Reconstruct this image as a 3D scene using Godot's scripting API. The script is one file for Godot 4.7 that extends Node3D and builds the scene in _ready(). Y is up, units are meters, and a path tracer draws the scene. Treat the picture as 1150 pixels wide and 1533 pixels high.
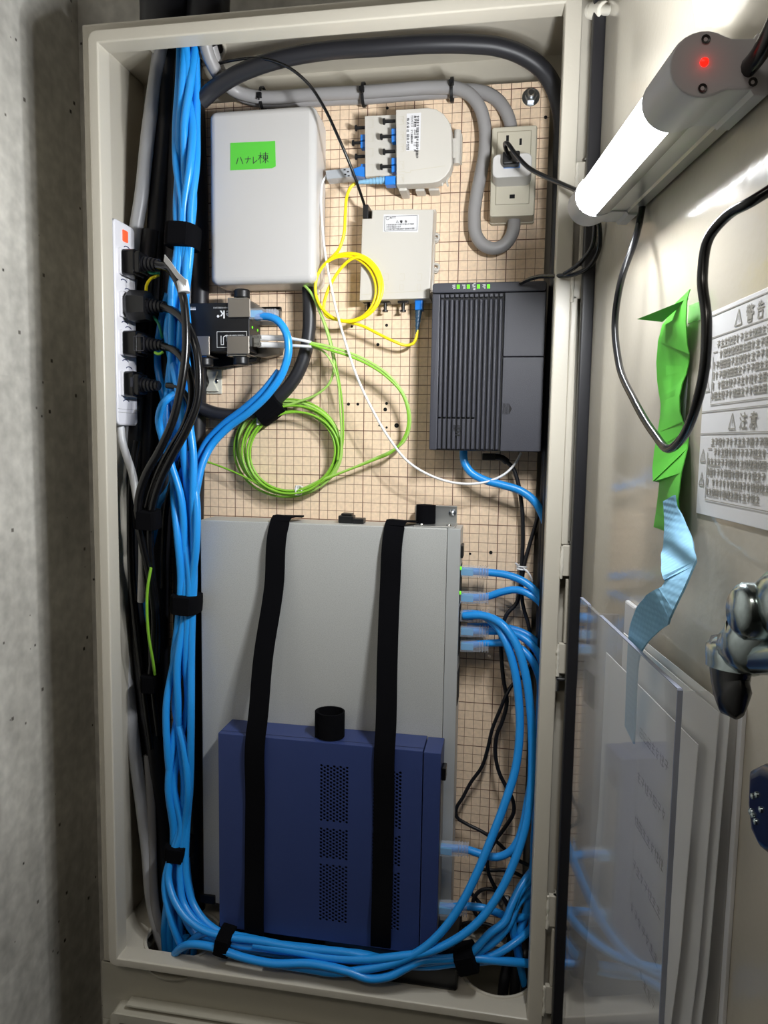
extends Node3D
# A wall-mounted steel cabinet with network equipment, seen through its open door.
const FOCAL := 1080.0
const EYE := Vector3(0.1769, -0.0689, 0.8662)
const HINGE := Vector3(0.2506, 0.0, 0.14)
const SWING := 0.1295
var look := Basis.from_euler(Vector3(-0.0964, 0.1711, 0.0157))
var du := Vector3(sin(SWING), 0, cos(SWING))
var dn := Vector3(-cos(SWING), 0, sin(SWING))
var M := {}
var grain_maps := {}
var rng := RandomNumberGenerator.new()


func _ready():
	var cam := Camera3D.new()
	cam.name = "camera"
	cam.basis = look
	cam.position = EYE
	cam.fov = rad_to_deg(2.0 * atan(766.5 / FOCAL))
	cam.near = 0.01
	cam.far = 30.0
	add_child(cam)
	cam.current = true
	var env := Environment.new()
	env.background_mode = Environment.BG_COLOR
	env.background_color = Color(0.02, 0.02, 0.02)
	env.tonemap_mode = Environment.TONE_MAPPER_LINEAR
	env.tonemap_exposure = 1.0
	env.sdfgi_enabled = true
	env.ssao_enabled = true
	env.ssil_enabled = true
	var we := WorldEnvironment.new()
	we.name = "world_environment"
	we.environment = env
	add_child(we)
	lights()
	materials()
	room()
	cabinet()
	lower_cabinet()
	door()
	lamp()
	equipment()
	cables()
	small_things()


func lights():
	# the daylight-white panel on the room's ceiling behind the photographer
	room_light(Vector3(0.0, 1.085, 1.75), Vector2(0.6, 0.3), 0.65)
	# the tube lamp stuck to the door: lights inside its half-round diffuser, some facing straight out, some all round
	for k in 3:
		var at := dp(0.163 + 0.056 * k, 0.12285 - 0.0335 * (0.163 + 0.056 * k), 0.0)
		var a := AreaLight3D.new()
		a.name = "lamp_face_glow"
		a.area_size = Vector2(0.052, 0.02)
		a.position = at + dn * 0.043
		a.basis = Basis(-du, Vector3.UP, -dn)
		a.light_color = LAMP_TINT
		a.light_energy = LAMP * LAMP_FACE * [1.45, 0.9, 0.65][k]
		a.area_range = 6.0
		a.shadow_enabled = true
		add_child(a, true)
		var l := OmniLight3D.new()
		l.name = "lamp_glow"
		l.position = at + dn * 0.0385
		l.light_color = LAMP_TINT
		l.light_energy = LAMP * [1.45, 0.9, 0.65][k]
		l.omni_range = 6.0
		l.omni_attenuation = 2.0
		l.light_size = 0.009
		l.shadow_enabled = true
		add_child(l, true)


const LAMP := 0.064
const LAMP_FACE := 1.35
const LAMP_TINT := Color(0.98, 0.99, 1.0)


func room_light(at: Vector3, size: Vector2, energy: float):
	var l := AreaLight3D.new()
	l.name = "ceiling_panel_glow"
	l.area_size = size
	l.position = at - Vector3(0, 0.02, 0)
	l.rotation_degrees = Vector3(-90, 0, 0)
	l.light_energy = energy
	l.area_range = 8.0
	l.light_color = Color(1.0, 0.97, 0.92)
	l.shadow_enabled = true
	add_child(l, true)


# ---------------------------------------------------------------- places
func pt(px: float, py: float, z: float) -> Vector3:
	var d := look * Vector3((px - 575.0) / FOCAL, -(py - 766.5) / FOCAL, -1.0)
	return EYE + d * ((z - EYE.z) / d.z)


func pd(px: float, py: float, off: float) -> Vector3:
	var d := look * Vector3((px - 575.0) / FOCAL, -(py - 766.5) / FOCAL, -1.0)
	var q := HINGE + dn * off
	return EYE + d * ((q - EYE).dot(dn) / d.dot(dn))


func dp(s: float, y: float, off: float) -> Vector3:
	return HINGE + du * s + dn * off + Vector3(0, y, 0)


# a rectangle on the plane z from its four corners in the photograph
func rect4(a: Vector2, b: Vector2, c: Vector2, d: Vector2, z: float) -> Rect2:
	var p := [pt(a.x, a.y, z), pt(b.x, b.y, z), pt(c.x, c.y, z), pt(d.x, d.y, z)]
	var x0: float = (p[0].x + p[3].x) / 2
	var x1: float = (p[1].x + p[2].x) / 2
	var y1: float = (p[0].y + p[1].y) / 2
	var y0: float = (p[2].y + p[3].y) / 2
	return Rect2(x0, y0, x1 - x0, y1 - y0)


# ---------------------------------------------------------------- mesh building
class MB:
	var v := PackedVector3Array()
	var t := PackedVector2Array()
	var x := Transform3D.IDENTITY
	var angle := 38.0

	func tri(a: Vector3, b: Vector3, c: Vector3, ta := Vector2.ZERO, tb := Vector2.ZERO, tc := Vector2.ZERO):
		v.append(x * a)
		v.append(x * c)
		v.append(x * b)
		t.append(ta)
		t.append(tc)
		t.append(tb)

	func quad(a: Vector3, b: Vector3, c: Vector3, d: Vector3):
		tri(a, b, c, Vector2(0, 1), Vector2(1, 1), Vector2(1, 0))
		tri(a, c, d, Vector2(0, 1), Vector2(1, 0), Vector2(0, 0))

	# loops of equal count, counter-clockwise seen from the end they run to
	func loft(loops: Array, cap0 := true, cap1 := true):
		for k in loops.size() - 1:
			var a: PackedVector3Array = loops[k]
			var b: PackedVector3Array = loops[k + 1]
			var n := a.size()
			for i in n:
				var j := (i + 1) % n
				quad(a[i], a[j], b[j], b[i])
		if cap0:
			cap(loops[0], true)
		if cap1:
			cap(loops[-1], false)

	func cap(loop: PackedVector3Array, flip: bool):
		var c := Vector3.ZERO
		for p in loop:
			c += p
		c /= loop.size()
		var n := loop.size()
		for i in n:
			if flip:
				tri(c, loop[(i + 1) % n], loop[i])
			else:
				tri(c, loop[i], loop[(i + 1) % n])

	# outline in xy (counter-clockwise), from z0 to z1, edges rounded by b0 and b1
	func prism(o: PackedVector2Array, z0: float, z1: float, b1 := 0.0, b0 := 0.0, seg := 2):
		var rings := []
		if b0 > 0:
			for k in range(seg + 1):
				var q := PI / 2 * k / seg
				rings.append([z0 + b0 * (1 - sin(q)), b0 * (1 - cos(q))])
			rings.reverse()
		else:
			rings.append([z0, 0.0])
		if b0 > 0:
			rings.sort_custom(func(p, r): return p[0] < r[0])
		if b1 > 0:
			for k in range(seg + 1):
				var q := PI / 2 * k / seg
				rings.append([z1 - b1 + b1 * sin(q), b1 * (1 - cos(q))])
		else:
			rings.append([z1, 0.0])
		var loops := []
		for r in rings:
			var p := MB.inset(o, r[1])
			var l := PackedVector3Array()
			for w in p:
				l.append(Vector3(w.x, w.y, r[0]))
			loops.append(l)
		loft(loops, false, false)
		flat(loops[0], o, true)
		flat(loops[-1], o, false)

	func flat(l: PackedVector3Array, o: PackedVector2Array, flip: bool):
		var ids := Geometry2D.triangulate_polygon(o)
		var lo := o[0]
		var hi := o[0]
		for w in o:
			lo = lo.min(w)
			hi = hi.max(w)
		for i in range(0, ids.size(), 3):
			var a := ids[i]
			var b := ids[i + 1]
			var c := ids[i + 2]
			if (o[b] - o[a]).cross(o[c] - o[a]) < 0:
				var s := b
				b = c
				c = s
			var ua := uv(o[a], lo, hi)
			var ub := uv(o[b], lo, hi)
			var uc := uv(o[c], lo, hi)
			if flip:
				tri(l[a], l[c], l[b], ua, uc, ub)
			else:
				tri(l[a], l[b], l[c], ua, ub, uc)

	func uv(p: Vector2, lo: Vector2, hi: Vector2) -> Vector2:
		return Vector2((p.x - lo.x) / (hi.x - lo.x), 1 - (p.y - lo.y) / (hi.y - lo.y))

	static func inset(o: PackedVector2Array, d: float) -> PackedVector2Array:
		if d == 0.0:
			return o
		var r := PackedVector2Array()
		var n := o.size()
		for i in n:
			var a := (o[i] - o[(i + n - 1) % n]).normalized()
			var b := (o[(i + 1) % n] - o[i]).normalized()
			var na := Vector2(-a.y, a.x)
			var nb := Vector2(-b.y, b.x)
			var m := na + nb
			r.append(o[i] + m * (d / max(0.25, m.length_squared() / 2.0)))
		return r

	static func rrect(x0: float, y0: float, x1: float, y1: float, r: float, seg := 3) -> PackedVector2Array:
		var p := PackedVector2Array()
		var cs := [Vector2(x1 - r, y0 + r), Vector2(x1 - r, y1 - r), Vector2(x0 + r, y1 - r), Vector2(x0 + r, y0 + r)]
		for k in 4:
			for i in seg + 1:
				var q := -PI / 2 + PI / 2 * (k + float(i) / seg)
				p.append(cs[k] + Vector2(cos(q), sin(q)) * r)
		return p

	static func circle(c: Vector2, r: float, n := 20) -> PackedVector2Array:
		var p := PackedVector2Array()
		for i in n:
			p.append(c + Vector2(cos(TAU * i / n), sin(TAU * i / n)) * r)
		return p

	# box between two corners with rounded edges
	func box(a: Vector3, b: Vector3, r := 0.0005):
		var rr: float = min(r, min(absf(b.x - a.x), min(absf(b.y - a.y), absf(b.z - a.z))) * 0.45)
		prism(MB.rrect(min(a.x, b.x), min(a.y, b.y), max(a.x, b.x), max(a.y, b.y), rr, 2), min(a.z, b.z), max(a.z, b.z), rr, rr, 2)

	# a round bar along a path; radius may be one number or one per point
	func tube(p: PackedVector3Array, r: Variant, n := 10, flatten := 1.0, side := Vector3.ZERO):
		var loops := []
		var u := Vector3.ZERO
		for i in p.size():
			var d: Vector3 = (p[min(i + 1, p.size() - 1)] - p[max(i - 1, 0)]).normalized()
			if u == Vector3.ZERO:
				u = side if side != Vector3.ZERO else (Vector3.UP if absf(d.y) < 0.8 else Vector3.RIGHT)
			u = (u - d * u.dot(d)).normalized()
			var w := d.cross(u)
			var rad: float = r[i] if r is Array else r
			var l := PackedVector3Array()
			for k in n:
				var q := TAU * k / n
				l.append(p[i] + u * (cos(q) * rad) + w * (sin(q) * rad * flatten))
			loops.append(l)
		loft(loops)

	# a flat band along a path, wide along the given direction
	func band(p: PackedVector3Array, across: Variant, wide: Variant, thick: float):
		var loops := []
		for i in p.size():
			var d: Vector3 = (p[min(i + 1, p.size() - 1)] - p[max(i - 1, 0)]).normalized()
			var u: Vector3 = across[i] if across is Array else across
			u = (u - d * u.dot(d)).normalized()
			var w := d.cross(u)
			var h: float = (wide[i] if wide is Array else wide) / 2.0
			var k := thick / 2.0
			loops.append(PackedVector3Array([p[i] - u * h - w * k, p[i] + u * h - w * k, p[i] + u * h + w * k, p[i] - u * h + w * k]))
		loft(loops)

	# a turned shape: profile (radius, height) about the axis from c along d
	func turned(c: Vector3, d: Vector3, prof: Array, n := 20):
		var u := d.cross(Vector3.UP if absf(d.y) < 0.8 else Vector3.RIGHT).normalized()
		var w := d.normalized().cross(u)
		var loops := []
		for f in prof:
			var l := PackedVector3Array()
			for k in n:
				var q := TAU * k / n
				l.append(c + d * f.y + (u * cos(q) + w * sin(q)) * f.x)
			loops.append(l)
		loft(loops)

	func mesh(shift: Vector3) -> ArrayMesh:
		var normals := PackedVector3Array()
		normals.resize(v.size())
		var faces := PackedVector3Array()
		faces.resize(v.size() / 3)
		var at := {}
		for f in faces.size():
			var g := (v[f * 3 + 2] - v[f * 3]).cross(v[f * 3 + 1] - v[f * 3])
			faces[f] = g
			for k in 3:
				var key := Vector3i((v[f * 3 + k] * 50000.0).round())
				if at.has(key):
					at[key].append(f)
				else:
					at[key] = [f]
		var least := cos(deg_to_rad(angle))
		for f in faces.size():
			var own := faces[f].normalized()
			for k in 3:
				var s := Vector3.ZERO
				for g in at[Vector3i((v[f * 3 + k] * 50000.0).round())]:
					if faces[g].normalized().dot(own) > least:
						s += faces[g]
				normals[f * 3 + k] = s.normalized() if s.length() > 0 else (own if own.length() > 0 else Vector3.UP)
		var w := PackedVector3Array()
		w.resize(v.size())
		for i in v.size():
			w[i] = v[i] - shift
		var arrays := []
		arrays.resize(Mesh.ARRAY_MAX)
		arrays[Mesh.ARRAY_VERTEX] = w
		arrays[Mesh.ARRAY_NORMAL] = normals
		arrays[Mesh.ARRAY_TEX_UV] = t
		var m := ArrayMesh.new()
		m.add_surface_from_arrays(Mesh.PRIMITIVE_TRIANGLES, arrays)
		return m

	func base() -> Vector3:
		var lo := v[0]
		var hi := v[0]
		for p in v:
			lo = lo.min(p)
			hi = hi.max(p)
		return Vector3((lo.x + hi.x) / 2, lo.y, (lo.z + hi.z) / 2)


# ---------------------------------------------------------------- objects
func where(n: Node) -> Vector3:
	var p := Vector3.ZERO
	while n != self and n != null:
		p += (n as Node3D).position
		n = n.get_parent()
	return p


# names take _001, _002 ... when they are taken among the same parent's children
func numbered(called: String, parent: Node) -> String:
	if not parent.has_node(called):
		return called
	var k := 1
	while parent.has_node("%s_%03d" % [called, k]):
		k += 1
	return "%s_%03d" % [called, k]


func obj(called: String, mb: MB, m: Material, parent: Node = self) -> MeshInstance3D:
	var o := MeshInstance3D.new()
	o.name = numbered(called, parent)
	var shift := where(parent)
	if parent == self:
		o.position = mb.base()
		shift = o.position
	o.mesh = mb.mesh(shift)
	o.material_override = m
	parent.add_child(o, true)
	return o


func thing(called: String, label: String, category: String, at: Vector3, group := "") -> Node3D:
	var o := Node3D.new()
	o.name = numbered(called, self)
	o.position = at
	add_child(o, true)
	return tag(o, label, category, group)


func tag(o: Node3D, label: String, category: String, group := "", kind := "") -> Node3D:
	o.set_meta("label", label)
	if category:
		o.set_meta("category", category)
	if group:
		o.set_meta("group", group)
	if kind:
		o.set_meta("kind", kind)
	return o


func struct(called: String, mb: MB, m: Material, label: String, category: String) -> Node3D:
	return tag(obj(called, mb, m), label, category, "", "structure")


# a smooth curve through points, each given as pixel x, pixel y and the depth it lies at
func way(p: Array, step := 0.006) -> PackedVector3Array:
	var q := PackedVector3Array()
	for w in p:
		q.append(pt(w.x, w.y, w.z))
	return curve(q, step)


func wayd(p: Array, step := 0.006) -> PackedVector3Array:
	var q := PackedVector3Array()
	for w in p:
		q.append(pd(w.x, w.y, w.z))
	return curve(q, step)


func curve(q: PackedVector3Array, step := 0.006) -> PackedVector3Array:
	var r := PackedVector3Array()
	var n := q.size()
	for i in n - 1:
		var a := q[max(i - 1, 0)]
		var b := q[i]
		var c := q[i + 1]
		var d := q[min(i + 2, n - 1)]
		var m := int(clampf(ceil((c - b).length() / step), 2, 24))
		for k in m:
			r.append(b.cubic_interpolate_in_time(c, a, d, float(k) / m, (c - b).length(), -(b - a).length() if i > 0 else -(c - b).length(), (c - b).length() + ((d - c).length() if i < n - 2 else (c - b).length())))
	r.append(q[n - 1])
	return r


func wire(called: String, p: PackedVector3Array, r: float, m: Material, label: String, category := "cable", group := "", n := 10) -> MeshInstance3D:
	var mb := MB.new()
	mb.angle = 60.0
	mb.tube(p, r, n)
	var o := obj(called, mb, m)
	tag(o, label, category, group)
	return o


# strokes of writing as thin flat ink on a plane: at the corner, along and down are unit directions
func ink(mb: MB, at: Vector3, along: Vector3, down: Vector3, lines: Array, unit: float, wide: float):
	var up := -along.cross(down).normalized() * 0.00008
	for l in lines:
		for i in range(0, l.size() - 2, 2):
			var a: Vector3 = at + along * (l[i] * unit) + down * (l[i + 1] * unit) + up
			var b: Vector3 = at + along * (l[i + 2] * unit) + down * (l[i + 3] * unit) + up
			var d := (b - a).normalized()
			var s := d.cross(up.normalized()) * wide / 2
			a -= d * wide * 0.3
			b += d * wide * 0.3
			mb.quad(a - s, b - s, b + s, a + s)
			mb.quad(b - s + up, a - s + up, a + s + up, b + s + up)


# rows of print too small to read
func fine_print(mb: MB, at: Vector3, along: Vector3, down: Vector3, size: float, count: int, seed_: int, wide := 0.12):
	var r := RandomNumberGenerator.new()
	r.seed = seed_
	for k in count:
		var o := at + along * (size * 1.12 * k)
		var kind := r.randi() % 5
		var l := []
		if kind == 0:
			l = [[1, 1, 9, 1, 9, 9, 1, 9, 1, 1], [1, 5, 9, 5], [5, 1, 5, 9]]
		elif kind == 1:
			l = [[1, 2, 9, 2], [5, 0, 5, 9], [2, 5, 8, 5], [0, 9, 10, 9]]
		elif kind == 2:
			l = [[2, 1, 8, 1, 4, 9], [1, 5, 9, 5]]
		elif kind == 3:
			l = [[0, 3, 4, 3], [2, 0, 2, 10], [5, 1, 9, 1, 9, 5, 5, 5], [7, 1, 7, 10], [5, 9, 10, 9]]
		else:
			l = [[1, 3, 8, 2], [4, 0, 3, 6, 6, 9], [7, 4, 3, 9]]
		ink(mb, o, along, down, l, size / 10.0, size * wide)


const GLYPH := {
	"警": [[0.5, 1, 5, 1], [1.8, 0, 1.8, 2], [3.7, 0, 3.7, 2], [1, 2.3, 0.3, 3.5], [0.9, 2.6, 5, 2.6, 4.7, 5], [1.3, 3.4, 3.3, 3.4, 3.3, 4.6, 1.3, 4.6, 1.3, 3.4], [6.5, 0, 5.5, 2.4], [6.2, 1.3, 9.5, 1.3], [8.5, 1.3, 5.5, 5], [6.2, 2, 9.5, 5], [1, 5.6, 9, 5.6], [2.5, 6.5, 7.5, 6.5], [2.5, 7.3, 7.5, 7.3], [2.7, 8.1, 7.3, 8.1, 7.3, 9.7, 2.7, 9.7, 2.7, 8.1]],
	"告": [[3, 0.5, 2, 2.5], [2, 2, 8, 2], [5, 0, 5, 4], [1, 4, 9, 4], [2.5, 5.5, 7.5, 5.5, 7.5, 9.5, 2.5, 9.5, 2.5, 5.5]],
	"注": [[1, 0.5, 2.2, 1.5], [0.4, 3, 1.6, 4], [0.5, 9, 2.5, 6], [5.8, 0.2, 6.8, 1.4], [3.5, 2.2, 9.5, 2.2], [4, 5.3, 9, 5.3], [3, 9, 10, 9], [6.5, 2.2, 6.5, 9]],
	"意": [[5, 0, 5, 1], [1.5, 1.2, 8.5, 1.2], [3.4, 1.6, 3.8, 2.8], [6.6, 1.6, 6.2, 2.8], [0.5, 3, 9.5, 3], [2.5, 3.8, 7.5, 3.8, 7.5, 6.4, 2.5, 6.4, 2.5, 3.8], [2.5, 5.1, 7.5, 5.1], [1.5, 7.2, 0.7, 9], [3.2, 7, 3.4, 9.2, 6.5, 9.4, 7, 8.2], [5, 6.9, 5.5, 7.9], [8, 7, 9.2, 8.6]],
	"棟": [[0, 2.8, 4, 2.8], [2, 0, 2, 10], [2, 3, 0.2, 6.5], [2.2, 3.5, 3.8, 5.2], [4.5, 1.5, 9.8, 1.5], [5, 3, 9.3, 3, 9.3, 6, 5, 6, 5, 3], [5, 4.5, 9.3, 4.5], [7.1, 0, 7.1, 10], [7, 6.2, 4.3, 9.2], [7.2, 6.2, 10, 9.2]],
	"ハ": [[3, 2, 1, 9], [6, 1.5, 9, 9]],
	"ナ": [[1, 4, 9, 4], [5.5, 1, 5, 6, 3, 9.5]],
	"レ": [[3, 1, 3, 9, 8, 5.5]],
	"年": [[3, 0, 1.5, 2.5], [2.5, 1.6, 9, 1.6], [2.7, 4, 8.5, 4], [2.7, 4, 2.7, 6.5], [0.5, 6.5, 9.8, 6.5], [5.7, 1.6, 5.7, 10]],
	"月": [[3, 1, 3, 7, 1.5, 9.5], [3, 1, 8, 1, 8, 9.5], [3, 3.7, 8, 3.7], [3, 6.3, 8, 6.3]],
	"株": [[0, 3, 4, 3], [2, 0, 2, 10], [2, 3, 0.2, 7], [5, 1, 4.5, 3], [4.8, 2.4, 9.5, 2.4], [4, 5, 10, 5], [7, 0, 7, 10], [7, 5, 4.5, 9], [7, 5, 9.8, 9]],
	"式": [[0.5, 2.5, 9.5, 2.5], [1, 5.5, 5, 5.5], [3, 5.5, 3, 8.5], [0.5, 9, 5.5, 8], [6, 0, 7, 6, 9, 9.5, 9.8, 7.5], [8, 0.3, 9, 1.5]],
	"会": [[5, 0, 0.5, 4.5], [5, 0, 9.5, 4.5], [3, 4.3, 7, 4.3], [1, 6.3, 9, 6.3], [4.5, 6.3, 2.5, 9.3, 7.5, 9], [6.5, 7.6, 8.3, 9.8]],
	"社": [[2, 0, 2.6, 1.4], [0.4, 2.5, 4, 2.5, 0.5, 6.5], [2.3, 4.5, 2.3, 10], [2.5, 5, 4, 6.3], [5, 3.7, 9.3, 3.7], [7.2, 0.5, 7.2, 9.3], [4.5, 9.3, 10, 9.3]],
	"!": [[5, 1, 5, 6.5], [5, 8.5, 5, 9.2]],
	"△": [[5, 0, 0.2, 9.4, 9.8, 9.4, 5, 0]],
	"N": [[1.5, 9, 1.5, 1, 8, 9, 8, 1]],
	"T": [[1, 1, 9, 1], [5, 1, 5, 9]],
	"0": [[2, 1, 8, 1, 8, 9, 2, 9, 2, 1]],
	"1": [[4, 2, 5.5, 1, 5.5, 9]],
	"2": [[2, 2, 4, 1, 7, 1, 8, 3, 2, 9, 8, 9]],
	"3": [[2, 1, 8, 1, 8, 9, 2, 9], [3, 5, 8, 5]],
	"6": [[8, 1, 3, 3, 2, 9, 8, 9, 8, 5, 2, 5]],
	"8": [[2, 1, 8, 1, 8, 9, 2, 9, 2, 1], [2, 5, 8, 5]],
}


func write(mb: MB, at: Vector3, along: Vector3, down: Vector3, text: String, size: float, wide := 0.1, gap := 1.12):
	for k in text.length():
		if GLYPH.has(text[k]):
			ink(mb, at + along * (size * gap * k), along, down, GLYPH[text[k]], size / 10.0, size * wide)


# ---------------------------------------------------------------- materials
func grain(called: String, freq: float, lo: float, hi: float, seed_ := 1, size := 256, octaves := 4) -> ImageTexture:
	if grain_maps.has(called):
		return grain_maps[called]
	var f := FastNoiseLite.new()
	f.seed = seed_
	f.frequency = freq
	f.fractal_octaves = octaves
	var im := f.get_seamless_image(size, size)
	im.convert(Image.FORMAT_RGB8)
	for y in size:
		for x in size:
			var g := lerpf(lo, hi, im.get_pixel(x, y).r)
			im.set_pixel(x, y, Color(g, g, g))
	grain_maps[called] = ImageTexture.create_from_image(im)
	return grain_maps[called]


func mat(called: String, c: String, rough: float, metal := 0.0, spec := 0.5) -> StandardMaterial3D:
	if M.has(called):
		return M[called]
	var m := StandardMaterial3D.new()
	m.resource_name = called
	m.albedo_color = Color(c)
	m.roughness = rough
	m.metallic = metal
	m.metallic_specular = spec
	M[called] = m
	return m


func relief(m: StandardMaterial3D, tex: Texture2D, scale: float, depth: float):
	m.uv1_triplanar = true
	m.uv1_scale = Vector3.ONE * scale
	m.heightmap_enabled = true
	m.heightmap_texture = tex
	m.heightmap_scale = depth


func materials():
	var m := mat("concrete", "#ffffff", 0.85, 0.0, 0.3)
	m.albedo_texture = concrete_map()
	m.uv1_triplanar = true
	m.uv1_world_triplanar = true
	m.uv1_scale = Vector3.ONE / 0.7
	m.heightmap_enabled = true
	m.heightmap_texture = grain("pits", 0.03, 0.0, 1.0, 7)
	m.heightmap_scale = 0.08
	mat("cabinet_paint", "#c4beb0", 0.36)
	relief(M.cabinet_paint, grain("orange_peel", 0.06, 0.0, 1.0, 3), 12.0, 0.006)
	mat("door_paint", "#b6afa1", 0.1, 0.0, 0.5)
	relief(M.door_paint, grain("orange_peel", 0.06, 0.0, 1.0, 3), 9.0, 0.006)
	mat("weld", "#d6d1c4", 0.25)
	m = mat("board_print", "#ffffff", 0.55, 0.0, 0.35)
	m.albedo_texture = board_map()
	mat("board_edge", "#c9a77c", 0.8)
	mat("zinc", "#b9bcbf", 0.28, 1.0)
	mat("chrome", "#aebabb", 0.2, 1.0)
	mat("white_plastic", "#c3c1bf", 0.25)
	mat("warm_white_plastic", "#c6c2ba", 0.4)
	mat("strip_white", "#e4e3e8", 0.3)
	mat("outlet_cream", "#c0baa8", 0.38)
	mat("black_plastic", "#141416", 0.4)
	mat("black_gloss", "#0e0e10", 0.22)
	mat("black_rubber", "#17171c", 0.45)
	mat("coax_black", "#26262a", 0.42)
	mat("ups_grey", "#35363f", 0.48)
	relief(M.ups_grey, grain("stipple", 0.25, 0.0, 1.0, 5), 22.0, 0.012)
	mat("ups_dark", "#0a0a0c", 0.7)
	m = mat("velcro", "#0a0a0d", 0.95, 0.0, 0.2)
	relief(m, grain("stipple", 0.25, 0.0, 1.0, 5), 20.0, 0.02)
	mat("cable_blue", "#2396ea", 0.34)
	mat("cable_blue_deep", "#1f8be0", 0.36)
	mat("plug_blue", "#1c78d4", 0.3)
	mat("cable_grey", "#959393", 0.42)
	mat("conduit_grey", "#b6b6b8", 0.35)
	mat("cable_white", "#ececec", 0.3)
	mat("fibre_yellow", "#ffe70f", 0.35)
	mat("fibre_lime", "#86c038", 0.38)
	mat("fibre_pale", "#a8d26a", 0.38)
	mat("earth_green", "#2c8f6a", 0.4)
	mat("boot_grey", "#a7abb0", 0.35)
	m = mat("silver_paint", "#bfc0bd", 0.45, 0.12)
	m.albedo_texture = grain("sparkle", 0.4, 0.86, 1.1, 9, 256, 2)
	m.uv1_triplanar = true
	m.uv1_scale = Vector3.ONE * 9.0
	mat("silver_plain", "#b8bab9", 0.4, 0.15)
	mat("navy_paint", "#303e6e", 0.45)
	relief(M.navy_paint, grain("stipple", 0.25, 0.0, 1.0, 5), 20.0, 0.006)
	mat("void_black", "#050506", 0.9)
	mat("green_paper", "#57c53c", 0.7)
	mat("label_white", "#d8d8da", 0.4)
	mat("ink", "#3a3a3c", 0.6)
	mat("ink_pale", "#98948b", 0.6)
	mat("ink_white", "#e8e8e8", 0.5)
	mat("brushed", "#989188", 0.4, 0.75)
	mat("nickel", "#c3c3c0", 0.2, 1.0)
	mat("aluminium", "#b9bab8", 0.32, 0.8)
	mat("lamp_plastic", "#b9b9bd", 0.4)
	m = mat("diffuser", "#ffffff", 0.4)
	m.emission_enabled = true
	m.emission = Color(0.98, 0.99, 1.0)
	m.emission_energy_multiplier = 11.0
	m = mat("panel_glow", "#d8d8d8", 0.4)
	m.emission_enabled = true
	m.emission = Color(1.0, 0.97, 0.92)
	m.emission_energy_multiplier = 0.12
	m = mat("led_green", "#2c8f10", 0.3)
	m.emission_enabled = true
	m.emission = Color("#7dff1e")
	m.emission_energy_multiplier = 1.0
	m = mat("led_red", "#ff2010", 0.3)
	m.emission_enabled = true
	m.emission = Color(1.0, 0.09, 0.05)
	m.emission_energy_multiplier = 2.5
	m = mat("led_orange", "#f0603a", 0.3)
	m.emission_enabled = true
	m.emission = Color("#f0502c")
	m.emission_energy_multiplier = 0.5
	m = mat("acrylic", "#ffffff", 0.04)
	m.transparency = BaseMaterial3D.TRANSPARENCY_ALPHA
	m.albedo_color = Color(0.75, 0.76, 0.8, 0.14)
	m = mat("acrylic_edge", "#8f95a6", 0.2)
	m = mat("clear_boot", "#ffffff", 0.12)
	m.transparency = BaseMaterial3D.TRANSPARENCY_ALPHA
	m.albedo_color = Color(0.86, 0.88, 0.92, 0.26)
	m = mat("tape_green", "#56b93a", 0.5)
	m.backlight_enabled = true
	m.backlight = Color(0.2, 0.35, 0.1)
	mat("tape_film", "#9bd48a", 0.2)
	M.tape_film.transparency = BaseMaterial3D.TRANSPARENCY_ALPHA
	M.tape_film.albedo_color.a = 0.45
	m = mat("strap_blue", "#88bcdc", 0.75)
	relief(m, weave_map(), 60.0, 0.03)
	mat("paper", "#e6e6e4", 0.7)
	mat("navy_plastic", "#1a2242", 0.2)
	mat("lower_paint", "#b5b0a1", 0.4)
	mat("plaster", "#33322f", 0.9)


func weave_map() -> ImageTexture:
	var im := Image.create(32, 32, false, Image.FORMAT_RGB8)
	for y in 32:
		for x in 32:
			var g := 0.5 + 0.5 * sin(TAU * y / 8.0) * (0.6 + 0.4 * cos(TAU * x / 8.0))
			im.set_pixel(x, y, Color(g, g, g))
	return ImageTexture.create_from_image(im)


func concrete_map() -> ImageTexture:
	var big := FastNoiseLite.new()
	big.seed = 11
	big.frequency = 0.006
	big.fractal_octaves = 4
	var fine := FastNoiseLite.new()
	fine.seed = 12
	fine.frequency = 0.06
	fine.fractal_octaves = 3
	var a := big.get_seamless_image(512, 512)
	var b := fine.get_seamless_image(512, 512)
	var im := Image.create(512, 512, false, Image.FORMAT_RGB8)
	for y in 512:
		for x in 512:
			var streak := big.get_noise_2d(x * 6.0, 900.0 + y * 0.4) * 0.05
			var g := 0.77 + (a.get_pixel(x, y).r - 0.5) * 0.14 + (b.get_pixel(x, y).r - 0.5) * 0.12 + streak
			im.set_pixel(x, y, Color(g, g * 0.985, g * 0.945))
	var r := RandomNumberGenerator.new()
	r.seed = 4
	for k in 130:
		var s := r.randi_range(1, 3)
		var d := r.randf_range(0.25, 0.45)
		im.fill_rect(Rect2i(r.randi_range(0, 508), r.randi_range(0, 508), s, s), Color(d, d * 0.96, d * 0.9))
	return ImageTexture.create_from_image(im)


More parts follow.
